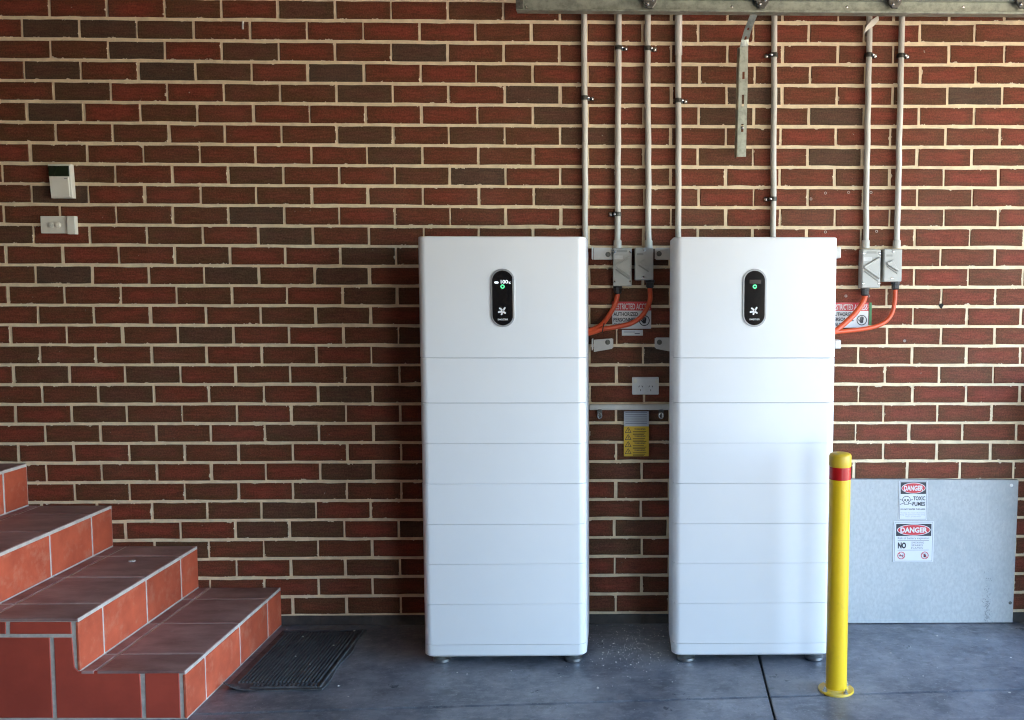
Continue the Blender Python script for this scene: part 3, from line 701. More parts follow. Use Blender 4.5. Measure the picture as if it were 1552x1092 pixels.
# ------------------------------------------------------------------ conduits
def conduit(pxs, label, clips, end, coupler=None, r=0.0128):
    """pxs: [(x, y) top, (x, y) bottom]; clips: (y, side)"""
    Y = -0.019
    xb, zb = at(*pxs[1], Y); xt, _ = at(*pxs[0], Y); xt2 = xt
    t = thing('conduit', label, 'conduit', (xb, Y, zb), 'grey conduits running up the brick wall')
    _, zt0 = at(*pxs[0], Y)
    sl = (xt - xb) / (zt0 - zb); X = lambda z: xb + sl * (z - zb)
    ztop = CEIL - .001
    n = 14; wob = random.Random(len(label))
    pts = [(X(zb + (ztop - zb) * i / n) + wob.uniform(-.0015, .0015), Y + wob.uniform(-.001, .001), zb + (ztop - zb) * i / n) for i in range(n + 1)]
    obj('pipe', ntube(pts, r, 16), M['conduit'], t, smooth=True)
    for py, side in clips:
        _, z = at(pxs[0][0], py, Y); x = X(z)
        bm = bmesh.new(); Yc = Y
        rr, w = r + .0024, .0095
        arc = [(x + rr * math.cos(R(a)) * 1, Yc - rr * math.sin(R(a))) for a in range(0, 181, 15)]
        arc = ([(x + side * .040, -.0035), (x + side * .020, -.0035), (x + side * rr, -.006)] + (arc if side > 0 else arc[::-1]) + [(x - side * rr, -.002)])
        lo = [bm.verts.new((a, b, z - w)) for a, b in arc]; hi = [bm.verts.new((a, b, z + w)) for a, b in arc]
        for k in range(len(arc) - 1): bm.faces.new((lo[k], lo[k + 1], hi[k + 1], hi[k]))
        r2 = bmesh.ops.solidify(bm, geom=list(bm.faces), thickness=.0014)
        bmesh.ops.recalc_face_normals(bm, faces=bm.faces)
        c = obj('saddle_clip', bm, M['galv_dark'], t)
        obj('screw', lathe(bmesh.new(), [(.0090, 0), (.0090, .003), (.0065, .006), (.001, .0075)], (x + side * .031, -.0035, z), 'Y', 12), M['steel'], c)
        obj('screw', lathe(bmesh.new(), [(.0062, 0), (.0062, .004), (.003, .006), (.001, .0065)], (x + side * (r + .002), Y - .010, z), 'Y', 10), M['steel'], c)
    if coupler:
        _, z0 = at(pxs[0][0], coupler, Y)
        obj('coupling', ntube([(X(z0), Y, z0), (X(z0 + .002), Y, z0 + .002), (X(ztop), Y, ztop)], [r + .0014, r + .0028, r + .0028], 16), M['conduit'], t, smooth=True)
    if end:
        obj('adaptor', ntube([(xb, Y, zb - .002), (xb, Y, zb + .030), (xb, Y, zb + .034)], [r + .0045, r + .0040, r + .0012], 16), M['conduit'], t, smooth=True)
    return t
conduit(((885.5, 30), (887.5, 420)), 'leftmost grey conduit, dropping behind the right corner of the left battery cabinet', [(149, 1)], False)
conduit(((937.5, 30), (936, 376)), 'grey conduit entering the top of the larger isolator between the cabinets', [(73, 1), (325, -1)], True)
conduit(((981.5, 30), (983, 376)), 'grey conduit entering the top of the smaller isolator between the cabinets', [(74, 1)], True)
conduit(((1028.5, 30), (1028, 420)), 'grey conduit with a thicker sleeve at its top, dropping behind the right cabinet corner', [(153, 1)], False, coupler=84)
conduit(((1174, 30), (1171.5, 420)), 'grey conduit beside the hanging slotted steel angle, dropping behind the right cabinet', [(84, -1), (302, -1)], False)
conduit(((1317.5, 40), (1312, 376)), 'grey conduit entering the larger isolator right of the cabinets', [(84, 1)], True)
conduit(((1367, 40), (1359, 376)), 'rightmost grey conduit, entering the smaller isolator', [(85, 1)], True)
# flap of torn tape at the top of the sixth conduit
bm = bmesh.new(); Y = -.036
P = [at(1308, 53, Y), at(1313, 40, Y), at(1322, 30, Y), at(1331, 24, Y), at(1332, 31, Y), at(1324, 40, Y), at(1316, 45, Y)]
tag(obj('tape_scrap', prism(bmesh.new(), P, Y - .003, Y, .0005), M['cream_plastic']), 'scrap of pale torn tape stuck to a conduit just below the track', 'tape')

# ------------------------------------------------------------------ isolators
def isolator(px0, px1, py0, py1, label, big, gland):
    YF_, YB_ = -0.062, -0.0025
    (x0, z0), (x1, z1) = at(px0, py1, YF_), at(px1, py0, YF_)
    t = thing('isolator_switch', label, 'isolator', ((x0 + x1) / 2, 0, z0), 'grey isolator switches on the brick wall')
    obj('body', rbox(x0, x1, z0, z1, YF_ + .012, YB_, .004, .002), M['isolator'], t)
    obj('cover', rbox(x0 + .001, x1 - .001, z0 + .001, z1 - .001, YF_, YF_ + .011, .004, .003), M['isolator'], t)
    w, h = x1 - x0, z1 - z0
    u = lambda a: x0 + a * w; v = lambda b: z1 - b * h
    y = YF_ - .0005
    # rotary lever: an arrow of two raised ridges with a recess between
    ap, tp, bt = ((.10, .46), (.94, .22), (.94, .74)) if big else ((.16, .44), (.50, .36), (.80, .66))
    obj('dial', prism(bmesh.new(), [(u(ap[0]), v(ap[1])), (u(bt[0]), v(bt[1])), (u(tp[0]), v(tp[1]))], YF_ - .0035, YF_ + .001, .001), M['isolator'], t)
    bm = bmesh.new()
    for a, b in ((ap, tp), (ap, bt)):
        prism(bm, stroke(u(a[0]), v(a[1]), u(b[0]), v(b[1]), .0075), YF_ - .010, YF_ + .001, .0015)
    obj('lever', bm, M['isolator'], t)
    lo = prism(bmesh.new(), stroke(u(ap[0] + .04), v(ap[1] + .10), u(bt[0] - .06), v(bt[1] + .08), .0055), YF_ - .004, YF_ + .001, .001)
    obj('lever_stop', lo, M['isolator_dark'], t)
    sc = ((.08, .11), (.92, .11), (.08, .88), (.92, .88)) if big else ((.5, .085), (.46, .90))
    for a, b in sc:
        obj('screw', lathe(bmesh.new(), [(.0052, 0), (.0052, .0015), (.003, .003)], (u(a), YF_, v(b)), 'Y', 12), M['steel'], t)
    obj('rating_plate', flat([rect(u(.22), u(.76), v(.115), v(.055))] if big else [rect(u(.12), u(.46), v(.235), v(.17))], y), M['isolator_dark'], t)
    if big: obj('sticker', flat([rect(u(.08), u(.52), v(.30), v(.20))], y), M['isolator_label'], t)
    gx, _ = at(*gland, -.03)
    gl = obj('cable_gland', ntube([(gx, -.03, z0 + .002), (gx, -.03, z0 - .010), (gx, -.03, z0 - .011), (gx, -.03, z0 - .028), (gx, -.03, z0 - .034)], [.020, .020, .017, .017, .0125], 10), M['black_plastic'], t)
    return gx, z0 - .030
ISO = [isolator(929, 957.5, 376, 434, 'larger grey isolator between the two cabinets, four screws and a broad arrow lever', True, (936, 437)),
       isolator(962, 990.5, 375.5, 425, 'smaller grey isolator between the two cabinets, two screws and a short arrow lever', False, (985, 428)),
       isolator(1306, 1335.5, 378, 437, 'larger pale isolator on the wall right of the cabinets, beside the danger notices', True, (1311, 440)),
       isolator(1339, 1368, 377.5, 427.5, 'smaller pale isolator, rightmost of all, above the long orange cable bend', False, (1357, 430))]
def cable(iso, pts, label, r=0.0105):
    gx, gz = iso
    P = [(gx, -.03, gz + .012), (gx, -.031, gz - .006)]
    for px, py, Y in pts:
        x, z = at(px, py, Y); P.append((x, Y, z))
    return tag(obj('orange_cable', ntube(smooth_path(P, 7), r, 14), M['orange'], None, smooth=True), label, 'cable', 'orange cables from isolators to cabinets')
cable(ISO[0], [(932, 462, -.038), (922, 480, -.052), (911, 493, -.075), (897, 500, -.11), (880, 503, -.15)], 'short orange cable from the larger isolator curving into the left cabinet')
c2 = cable(ISO[1], [(984.5, 458, -.038), (973, 479, -.048), (955, 491, -.058), (930, 496.5, -.07), (912, 499.5, -.085), (897, 504.5, -.11), (880, 508, -.15)], 'long orange cable sweeping across the restricted access notice between the cabinets')
cable(ISO[2], [(1308, 458, -.042), (1297, 474, -.06), (1284, 487, -.08), (1268, 500.5, -.11), (1256, 508, -.15)], 'thick orange cable running straight down from the larger isolator to the right cabinet', .0118)
cable(ISO[3], [(1356, 458, -.036), (1350.5, 478, -.042), (1337, 491, -.055), (1312, 498.5, -.08), (1269, 503.5, -.115), (1254, 505, -.15)], 'orange cable in a wide bend from the rightmost isolator to the right cabinet', .0095)
x, z = at(914, 497.5, -.08)
bm = ntube([(x + .004, -.08, z - .022), (x - .004, -.08, z + .022)], .017, 14)
bm.free()
bm = bmesh.new()
n = 16
for k in range(n + 1): pass
ringp = [Vector((x + .0045 * math.cos(2 * math.pi * k / n), -.080 + .017 * math.sin(2 * math.pi * k / n), z + .020 * math.cos(2 * math.pi * k / n))) for k in range(n)]
tube(bm, ringp + [ringp[0], ringp[1]], .0022, 6)
tag(obj('cable_tie', bm, M['black_plastic']), 'black cable tie holding the two orange cables together beside the left cabinet', 'cable tie')

# ------------------------------------------------------------------ notices
def hand_sign(px0, px1, py0, py1, label):
    Y = -0.0055
    (x0, z0), (x1, z1) = at(px0, py1, Y), at(px1, py0, Y)
    t = thing('warning_sign', label, 'sign', ((x0 + x1) / 2, 0, z0), 'restricted access notices on the bricks')
    obj('panel', rbox(x0, x1, z0, z1, Y, -.0022, .003, .0005), M['sign_white'], t)
    w, h = x1 - x0, z1 - z0; u = lambda a: x0 + a * w; v = lambda b: z1 - b * h
    obj('header', flat([rect(u(.0), u(1), v(.33), v(.0))], Y - .0006), M['sign_red'], t)
    text('RESTRICTED ACCESS', u(.03), u(.97), v(.29), v(.07), Y - .0012, M['sign_white'], t, bold=.012)
    text('AUTHORIZED', u(.03), u(.66), v(.535), v(.39), Y - .0012, M['sign_black'], t, bold=.025)
    text('PERSONNEL', u(.03), u(.62), v(.74), v(.595), Y - .0012, M['sign_black'], t, bold=.025)
    text('ONLY', u(.03), u(.28), v(.945), v(.80), Y - .0012, M['sign_black'], t, bold=.025)
    c = (u(.825), v(.70)); r = .115 * w * 1.2
    obj('pictogram', flat(ring_polys(*c, r * .84, r), Y - .0012), M['sign_black'], t)
    k = r / 10
    P = [rounded(c[0] - 3.4 * k, c[0] + 3.0 * k, c[1] - 5.5 * k, c[1] + 1.0 * k, 2 * k, 4)]
    for fx, fh in ((-2.8, 5.2), (-.9, 6.6), (1.0, 6.4), (2.6, 5.0)): P.append(capsule(c[0] + fx * k, c[1] + .3 * k, c[0] + fx * k * 1.1, c[1] + fh * k, .85 * k))
    P.append(capsule(c[0] - 3.0 * k, c[1] - 3 * k, c[0] - 6.0 * k, c[1] + .8 * k, .9 * k))
    for i, p in enumerate(P):
        pass
    obj('hand', flat(P[:1], Y - .0012), M['sign_black'], t)
    obj('fingers', flat(P[1:], Y - .0014), M['sign_black'], t)
    return t
hand_sign(928, 987, 457.5, 498.5, 'red and white restricted access notice between the cabinets, crossed by orange cables')
hand_sign(1259, 1316.5, 459, 497, 'red and white restricted access notice half hidden behind the right cabinet')
Y = -.004; (x0, z0), (x1, z1) = at(1317.2, 493, Y), at(1321.5, 459, Y)
tag(obj('green_label', nbox((x0, Y, z0), (x1, -.0022, z1)), M['green']), 'thin green label strip along the edge of the half hidden notice', 'label')
Y = -.0048; (x0, z0), (x1, z1) = at(942.5, 509, Y), at(974.5, 500.5, Y)
t = thing('small_label', 'narrow white label with faint print just under the restricted access notice', 'label', ((x0 + x1) / 2, 0, z0))
obj('panel', rbox(x0, x1, z0, z1, Y, -.0022, .001, .0004), M['sign_white'], t)
obj('print', flat([rect(x0 + .010, x1 - .035, z0 + .0145, z0 + .017), rect(x0 + .056, x1 - .014, z0 + .007, z0 + .011)], Y - .0006), M['sign_grey'], t)

# yellow and silver warning card hung under the rail
Y = -.0185; (x0, z0), (x1, z1) = at(945.5, 692, Y), at(983.5, 624, Y)
zy = at(945, 646.5, Y)[1]
t = thing('warning_card', 'hanging warning card, silver top and yellow lower part with triangle symbols', 'sign', ((x0 + x1) / 2, 0, z0))
obj('yellow_panel', rbox(x0, x1, z0, zy, Y, Y + .002, .002, .0005), M['sign_yellow'], t)
obj('silver_panel', rbox(x0 + .0005, x1 - .0005, zy - .002, z1, Y + .0004, Y + .0024, .002, .0005), M['sign_silver'], t)
w, h = x1 - x0, zy - z0; tri, bars, heads = [], [], []
for q in range(4):
    zc = zy - h * (.13 + .235 * q); cx_ = x0 + .175 * w; s = .115 * w
    ou = [(cx_ - s * 1.05, zc - s * .8), (cx_ + s * 1.05, zc - s * .8), (cx_, zc + s)]
    for a, b in zip(ou, ou[1:] + ou[:1]): tri.append(stroke(*a, *b, .0024))
    tri.append(rect(cx_ - .0015, cx_ + .0015, zc - s * .45, zc + s * .35))
    for r_ in range(3): bars.append(rect(x0 + .36 * w, x0 + (.90 - .05 * ((q + r_) % 3)) * w, zc - .0065 * r_ - .0075, zc - .0065 * r_ - .0045))
obj('triangles', flat(tri, Y - .0012), M['sign_black'], t)
obj('small_print', flat(bars, Y - .0008), M['sign_brown'], t)
for q in range(4):
    zc = zy - h * (.13 + .235 * q)
    text('WARNING', x0 + .42 * w, x0 + .86 * w, zc + .0015, zc + .0085, Y - .0008, M['sign_black'], t, bold=.02)
lines = [rect(x0 + .06 * w, x0 + .92 * w, z1 - .006 - .0095 * q, z1 - .0035 - .0095 * q) for q in range(6)]
obj('printed_lines', flat(lines, Y - .0004), M['sign_grey'], t)

# rail with two clips
Y = -.024; (x0, z0), (x1, z1) = at(893, 622, Y), at(1022, 613.5, Y)
t = thing('wall_rail', 'white metal rail spanning the gap between the cabinets above the warning card', 'rail', ((x0 + x1) / 2, 0, z0))
obj('bar', nbox((x0, Y, z0), (x1, -.003, z1), .003), M['bracket'], t)
for px in (909, 1002):
    x, z = at(px, 625, Y)
    c = obj('clip', prism(bmesh.new(), rounded(x - .011, x + .011, z - .020, z + .012, .006, 3), Y - .005, Y - .0005, .001), M['galv_dark'], t)
    ringp = [Vector((x + .009 * math.cos(2 * math.pi * k / 14), Y - .008, z - .014 + .012 * math.sin(2 * math.pi * k / 14))) for k in range(14)]
    obj('shackle', tube(bmesh.new(), ringp + ringp[:2], .0034, 8), M['steel'], c, smooth=True)

# double power point
Y = -.012; (x0, z0), (x1, z1) = at(958, 598.5, Y), at(998.5, 572, Y)
t = thing('power_outlet', 'white double power point between the cabinets, above the rail', 'power outlet', ((x0 + x1) / 2, 0, z0))
obj('plate', rbox(x0, x1, z0, z1, Y, -.002, .004, .002), M['white_plastic'], t)
w, h = x1 - x0, z1 - z0
for ux in (.32, .70):
    cx_, cz = x0 + ux * w, z0 + .36 * h
    s = obj('socket', rbox(cx_ - .018, cx_ + .018, cz - .017, cz + .019, Y - .0018, Y, .008, .0008), M['white_plastic'], t)
    obj('slots', flat([stroke(cx_ - .009, cz + .005, cx_ - .005, cz + .012, .0026), stroke(cx_ + .009, cz + .005, cx_ + .005, cz + .012, .0026), stroke(cx_, cz - .012, cx_, cz - .004, .0026)], Y - .0025), M['hole'], s)
for ux in (.13, .92):
    obj('rocker', rbox(x0 + ux * w - .006, x0 + ux * w + .006, z0 + .66 * h, z0 + .90 * h, Y - .004, Y, .0015, .001), M['cream_plastic'], t)

# ------------------------------------------------------------------ wall controls at the left
Y = -.026
(x0, z0), (x1, z1) = at(74, 300.5, Y), at(108, 249, Y)
t = thing('wall_controller', 'white upright wall controller with a dark green screen above the switch plate', 'controller', ((x0 + x1) / 2, 0, z0))
bm = bmesh.new()
prism(bm, [(x0 + .008, z0), (x1, z0), (x1 - .004, z1), (x0, z1)], Y, -.002, .004)
obj('case', bm, M['cream_plastic'], t)
zs = at(74, 267.5, Y)[1]
obj('screen', rbox(x0 + .004, x1 - .010, zs, z1 - .008, Y - .0025, Y, .002, .001), M['lcd'], t)
obj('flap', prism(bmesh.new(), [(x0 + .012, z0 + .006), (x1 - .010, z0 + .006), (x1 - .012, zs - .004), (x0 + .007, zs - .004)], Y - .004, Y, .0015), M['cream_plastic'], t)
obj('catch', nbox((x1 - .030, Y - .0055, zs - .012), (x1 - .018, Y - .0035, zs - .008), .0005), M['isolator_dark'], t)
Y = -.014
(x0, z0), (x1, z1) = at(62, 355, Y), at(115, 328, Y)
t = thing('switch_plate', 'white plate with two round push buttons below the wall controller', 'switch', ((x0 + x1) / 2, 0, z0))
xm = at(103, 340, Y)[0]
obj('plate', rbox(x0, xm, z0 + .003, z1, Y, -.002, .002, .0015), M['cream_plastic'], t)
obj('end_block', rbox(xm + .0008, x1, z0 - .001, z1, Y - .010, -.002, .002, .002), M['cream_plastic'], t)
for px in (78.5, 88):
    bx, bz = at(px, 341.5, Y)
    obj('button', lathe(bmesh.new(), [(.0125, 0), (.0125, .003), (.0105, .004), (.0105, .007), (.004, .0085)], (bx, Y, bz), 'Y', 20), M['cream_plastic'], t, smooth=True)

# ------------------------------------------------------------------ fibre cement sheet and its notices
Y = -.022
xl, xr = at(1284, 850, Y)[0], at(1538.5, 850, Y)[0]
ztp = at(1400, 727, Y)[1]
t = thing('cement_sheet', 'large pale grey fibre cement sheet screwed to the bricks behind the bollard', 'sheet', ((xl + xr) / 2, 0, 0))
obj('panel', prism(bmesh.new(), [(xl, .004), (xr - .002, .004), (xr + .004, ztp - .004), (xl, ztp + .001)], Y, -.0025, .001), M['sheet'], t)
for px, py in ((1533, 736), (1531, 914)):
    x, z = at(px, py, Y)
    obj('screw', lathe(bmesh.new(), [(.0075, 0), (.0075, .0012), (.004, .003)], (x, Y, z), 'Y', 12), M['print_white'] if py < 800 else M['galv_dark'], t)
rs = random.Random(3); P = []
for q in range(130):                                # a run of dark drips and specks down the sheet
    px, py = rs.gauss(1496, 3.2), 945 - abs(rs.gauss(0, 34))
    if py > 850: x, z = at(px, py, Y); a = rs.uniform(.0008, .0022); P.append(rect(x - a, x + a, z - a * rs.uniform(.8, 2.2), z + a))
for q in range(60):
    x, z = at(rs.uniform(1292, 1536), rs.uniform(730, 943), Y); a = rs.uniform(.0005, .0013); P.append(rect(x - a, x + a, z - a, z + a))
o = obj('drips', flat(P, Y - .0004), M['drip'], t); o['kind'] = 'stuff'
Ysg = Y - .0022
def danger(px0, px1, py0, py1, label):
    (x0, z0), (x1, z1) = at(px0, py1, Ysg), at(px1, py0, Ysg)
    t = thing('danger_sign', label, 'sign', ((x0 + x1) / 2, Y, z0), 'danger notices on the cement sheet')
    obj('panel', rbox(x0, x1, z0, z1, Ysg, Y - .0002, .003, .0004), M['sign_white'], t)
    w, h = x1 - x0, z1 - z0
    return t, (lambda a: x0 + a * w), (lambda b: z1 - b * h), w, h
y1, y2, y3 = Ysg - .0006, Ysg - .0011, Ysg - .0016
def danger_head(t, u, v, a, b, c, d, pad=.012):
    obj('header', flat([rect(u(a), u(b), v(d), v(c))], y1), M['sign_black'], t)
    cx_, cz = (u(a) + u(b)) / 2, (v(c) + v(d)) / 2; rx, rz = (u(b) - u(a)) * .475, (v(c) - v(d)) * .46
    obj('oval_rim', flat([ellipse(cx_, cz, rx, rz)], y2), M['sign_white'], t)
    obj('oval', flat([ellipse(cx_, cz, rx * .955, rz * .90)], y3), M['sign_red'], t)
    text('DANGER', cx_ - rx * .80, cx_ + rx * .80, cz - rz * .48, cz + rz * .48, y3 - .0006, M['sign_white'], t, bold=.035)
def border(t, u, v, a=.035, b=.02, m='sign_grey'):
    o_ = [(u(a), v(b)), (u(1 - a), v(b)), (u(1 - a), v(1 - b)), (u(a), v(1 - b))]
    obj('border', flat([stroke(*p, *q, .0016) for p, q in zip(o_, o_[1:] + o_[:1])], y1), M[m], t)
t, u, v, w, h = danger(1361.5, 1406.5, 729, 788.5, 'upper danger notice on the cement sheet, skull and the words toxic fumes')
border(t, u, v)
danger_head(t, u, v, .06, .94, .035, .335)
text('TOXIC', u(.50), u(.92), v(.50), v(.395), y1, M['sign_black'], t, bold=.03)
text('FUMES', u(.48), u(.92), v(.64), v(.535), y1, M['sign_black'], t, bold=.03)
cx_, cz = u(.265), v(.50); s = .13 * w
sk = obj('skull', flat([ellipse(cx_, cz + .25 * s, s * .95, s * .80), rect(cx_ - s * .5, cx_ + s * .5, cz - s * .95, cz - s * .3)], y2), M['sign_white'], t)
obj('skull_outline', flat([ellipse(cx_, cz + .25 * s, s * 1.10, s * .95), rect(cx_ - s * .65, cx_ + s * .65, cz - s * 1.1, cz - s * .3)], y1), M['sign_black'], t)
obj('eye_sockets', flat([ellipse(cx_ - .38 * s, cz + .12 * s, .25 * s, .25 * s, 12), ellipse(cx_ + .38 * s, cz + .12 * s, .25 * s, .25 * s, 12), [(cx_ - .13 * s, cz - .42 * s), (cx_ + .13 * s, cz - .42 * s), (cx_, cz - .12 * s)]], y3), M['sign_black'], t)
obj('crossbones', flat([stroke(cx_ - 1.7 * s, cz - 1.1 * s, cx_ + 1.7 * s, cz + .3 * s, .18 * s), stroke(cx_ + 1.7 * s, cz - 1.1 * s, cx_ - 1.7 * s, cz + .3 * s, .18 * s)], y1 + .0002), M['sign_grey'], t)
text('DO NOT ENTER THIS AREA', u(.07), u(.93), v(.745), v(.705), y1, M['sign_black'], t, bold=.02)
text('Ventilate the room before entry', u(.07), u(.93), v(.835), v(.805), y1, M['sign_grey'], t)
text('keep all sparks and heat away', u(.07), u(.93), v(.885), v(.855), y1, M['sign_grey'], t)
text('wear protection', u(.24), u(.78), v(.935), v(.905), y1, M['sign_grey'], t)
t, u, v, w, h = danger(1353, 1416, 790.5, 852, 'lower danger notice on the cement sheet about battery explosion with no smoking symbols')
border(t, u, v)
danger_head(t, u, v, .065, .935, .06, .36)
text('Risk of battery explosion', u(.11), u(.88), v(.455), v(.385), y1, M['sign_grey'], t)
obj('rules', flat([rect(u(.11), u(.88), v(.478), v(.470)), rect(u(.11), u(.88), v(.712), v(.704))], y1), M['sign_black'], t)
text('NO', u(.115), u(.32), v(.67), v(.515), y1, M['sign_black'], t, bold=.06)
for q, s_ in enumerate(('SMOKING', 'SPARKS', 'FLAMES')): text(s_, u(.45), u(.76 - .03 * (q > 0)), v(.545 + .068 * q), v(.50 + .068 * q), y1, M['sign_grey'], t)
for q, uu in enumerate((.205, .785)):
    cx_, cz = u(uu), v(.84); r_ = .095 * w
    obj('prohibition', flat(ring_polys(cx_, cz, r_ * .82, r_), y2), M['sign_red'], t)
    if q == 0: P = [capsule(cx_ - .5 * r_, cz - .1 * r_, cx_ + .5 * r_, cz - .1 * r_, .12 * r_), stroke(cx_ + .35 * r_, cz + .05 * r_, cx_ + .55 * r_, cz + .45 * r_, .1 * r_)]
    else: P = [[(cx_ - .28 * r_, cz - .5 * r_), (cx_ + .28 * r_, cz - .5 * r_), (cx_ + .36 * r_, cz - .1 * r_), (cx_ + .05 * r_, cz + .6 * r_), (cx_ - .3 * r_, cz)]]
    obj('symbol', flat(P, y1), M['sign_black'], t)
    obj('slash', flat([stroke(cx_ - .62 * r_, cz + .62 * r_, cx_ + .62 * r_, cz - .62 * r_, .16 * r_)], y3), M['sign_red'], t)

# ------------------------------------------------------------------ bollard
bxx, byy = 3.223, -0.703
Rb = 0.0390
zt = at(1273, 687, byy)[1]
t = thing('bollard', 'yellow steel bollard with a red band bolted down before the right cabinet', 'bollard', (bxx, byy, 0))
zr0, zr1 = at(1273, 726, byy)[1], at(1273, 707, byy)[1]
obj('post', lathe(bmesh.new(), [(Rb, .006), (Rb, zr1 + .02)], (bxx, byy, 0), 'Z', 40), M['yellow'], t, smooth=True)
obj('cap', lathe(bmesh.new(), [(Rb + .0012, zr1 + .002), (Rb + .0018, zr1 + .004), (Rb + .0018, zt - .010), (Rb - .001, zt - .003), (Rb - .006, zt), (.012, zt + .002), (.0005, zt + .002)], (bxx, byy, 0), 'Z', 40), M['yellow_cap'], t, smooth=True)
bd = obj('red_band', lathe(bmesh.new(), [(Rb - .001, zr0), (Rb + .0006, zr0), (Rb + .0006, zr1), (Rb - .001, zr1)], (bxx, byy, 0), 'Z', 40), M['red_tape'], t, smooth=True)
fg = obj('base_flange', lathe(bmesh.new(), [(.064, 0), (.066, .002), (.066, .007), (.064, .009), (Rb + .006, .009), (Rb + .001, .014), (Rb - .001, .015)], (bxx, byy, 0), 'Z', 40), M['yellow_flange'], t, smooth=True)
for q in range(4):
    a = R(28 + 90 * q); x, y = bxx + .0535 * math.cos(a), byy + .0535 * math.sin(a)
    obj('anchor_bolt', lathe(bmesh.new(), [(.010, .009), (.010, .0105), (.0068, .011), (.0068, .017), (.0035, .0175), (.0035, .024)], (x, y, 0), 'Z', 6), M['brushed'], fg)

# ------------------------------------------------------------------ door track, hanging angle
YT = -0.20
xa, zb = at(783, 17.5, YT); xe = RW
t = thing('door_track', 'galvanised garage door track with roller brackets along the top of the wall', 'track', (xa, YT, zb))
zl = at(900, 16.0, YT)[1]; tilt = 0.0
def beam(lo, hi, bev=.001): return nbox(lo, hi, bev)
# bottom lip, web and top lip of the channel
obj('lower_lip', prism(bmesh.new(), [(xa, zb), (xe, zb - .004), (xe, zb + .011), (xa, zl)], YT - .016, YT + .03, .0015), M['galv'], t)
obj('web', nbox((xa + .004, YT + .012, zb + .012), (xe, YT + .016, zb + .052), .001), M['galv'], t)
obj('upper_lip', nbox((xa, YT - .016, zb + .050), (xe, YT + .018, zb + .057), .002), M['galv'], t)
obj('end_plate', nbox((xa - .002, YT - .014, zb + .006), (xa + .028, YT + .014, zb + .056), .002), M['galv_dark'], t)
for px in (985, 1155, 1356, 1549):
    x, z = at(px, 6, YT - .02)
    b_ = obj('roller_bracket', prism(bmesh.new(), [(x - .030, z + .05), (x - .026, z - .002), (x - .012, z - .020), (x + .010, z - .020), (x + .026, z + .002), (x + .030, z + .05)], YT - .030, YT - .020, .002), M['galv_dark'], t)
    for dx, dz in ((-.010, -.004), (.012, .012), (-.012, .020)):
        obj('bolt', lathe(bmesh.new(), [(.008, 0), (.008, .003), (.0055, .006), (.002, .0075)], (x + dx, YT - .030, z + dz), 'Y', 10), M['steel'], b_)
    obj('roller', lathe(bmesh.new(), [(.020, -.022), (.022, -.018), (.022, -.008), (.018, -.004)], (x - .004, YT - .02, z + .018), 'Y', 18), M['galv_dark'], b_, smooth=True)
for px in (797, 1110, 1285, 1462):
    x, z = at(px, 9, YT - .003)
    obj('rivet', lathe(bmesh.new(), [(.006, 0), (.005, .003), (.001, .004)], (x, YT + .012, z), 'Y', 10), M['steel'], t)
t = thing('slotted_angle', 'bent slotted steel angle hanging down from the door track before the bricks', 'bracket', (*[at(1125, 238, -.07)[0], -.07], at(1125, 238, -.07)[1]))
# path of the left edge and right edge of the strap, top to bottom
EL = [(1137, 22, -.185), (1128, 45, -.135), (1121.5, 68, -.085), (1120, 130, -.078), (1117.5, 238, -.070)]
ER = [(1148, 22, -.185), (1139, 45, -.135), (1134, 62, -.085), (1133, 130, -.078), (1130.5, 238, -.070)]
def P3(q): x, z = at(q[0], q[1], q[2]); return Vector((x, q[2], z))
def lerp_path(E, s):
    L_ = [P3(q) for q in E]; acc = [0]
    for a, b in zip(L_, L_[1:]): acc.append(acc[-1] + (b - a).length)
    s *= acc[-1]
    for i in range(len(L_) - 1):
        if s <= acc[i + 1] + 1e-9: return L_[i].lerp(L_[i + 1], (s - acc[i]) / (acc[i + 1] - acc[i]))
    return L_[-1]
bm = bmesh.new()
SL = [(.42, .47), (.575, .655), (.775, .83), (.17, .20), (.10, .12)]
cuts = sorted({0, .25, .3, .36, 1.0} | {s for p in SL for s in p} | {.05, .14, .5, .7, .9})
for a, b in zip(cuts, cuts[1:]):
    slot = any(p[0] - 1e-6 <= a and b <= p[1] + 1e-6 for p in SL)
    for c, d in (((0, .36), (.64, 1)) if slot else ((0, .36), (.36, .64), (.64, 1))):
        q = [lerp_path(EL, s).lerp(lerp_path(ER, s), k) for s, k in ((a, c), (a, d), (b, d), (b, c))]
        bm.faces.new([bm.verts.new(p) for p in q])
bmesh.ops.remove_doubles(bm, verts=bm.verts, dist=1e-5)
bmesh.ops.solidify(bm, geom=list(bm.faces), thickness=.0022)
bmesh.ops.recalc_face_normals(bm, faces=bm.faces)
obj('slotted_flange', bm, M['galv'], t)
bm = bmesh.new()
for a, b in zip(cuts, cuts[1:]):
    if a < .25: continue
    p, q = lerp_path(EL, a), lerp_path(EL, b)
    w0 = .034 if a > .3 else .022
    bm.faces.new([bm.verts.new(v_) for v_ in (p, q, q + Vector((-.006, .034, 0)), p + Vector((-.006, w0, 0)))])
bmesh.ops.remove_doubles(bm, verts=bm.verts, dist=1e-5); bmesh.ops.solidify(bm, geom=list(bm.faces), thickness=.0022)
bmesh.ops.recalc_face_normals(bm, faces=bm.faces)
obj('side_flange', bm, M['galv'], t)
p = lerp_path(EL, .80).lerp(lerp_path(ER, .80), .5)
obj('bolt', lathe(bmesh.new(), [(.008, 0), (.008, .003), (.005, .006), (.002, .007)], (p.x, p.y, p.z), 'Y', 8), M['steel'], t)

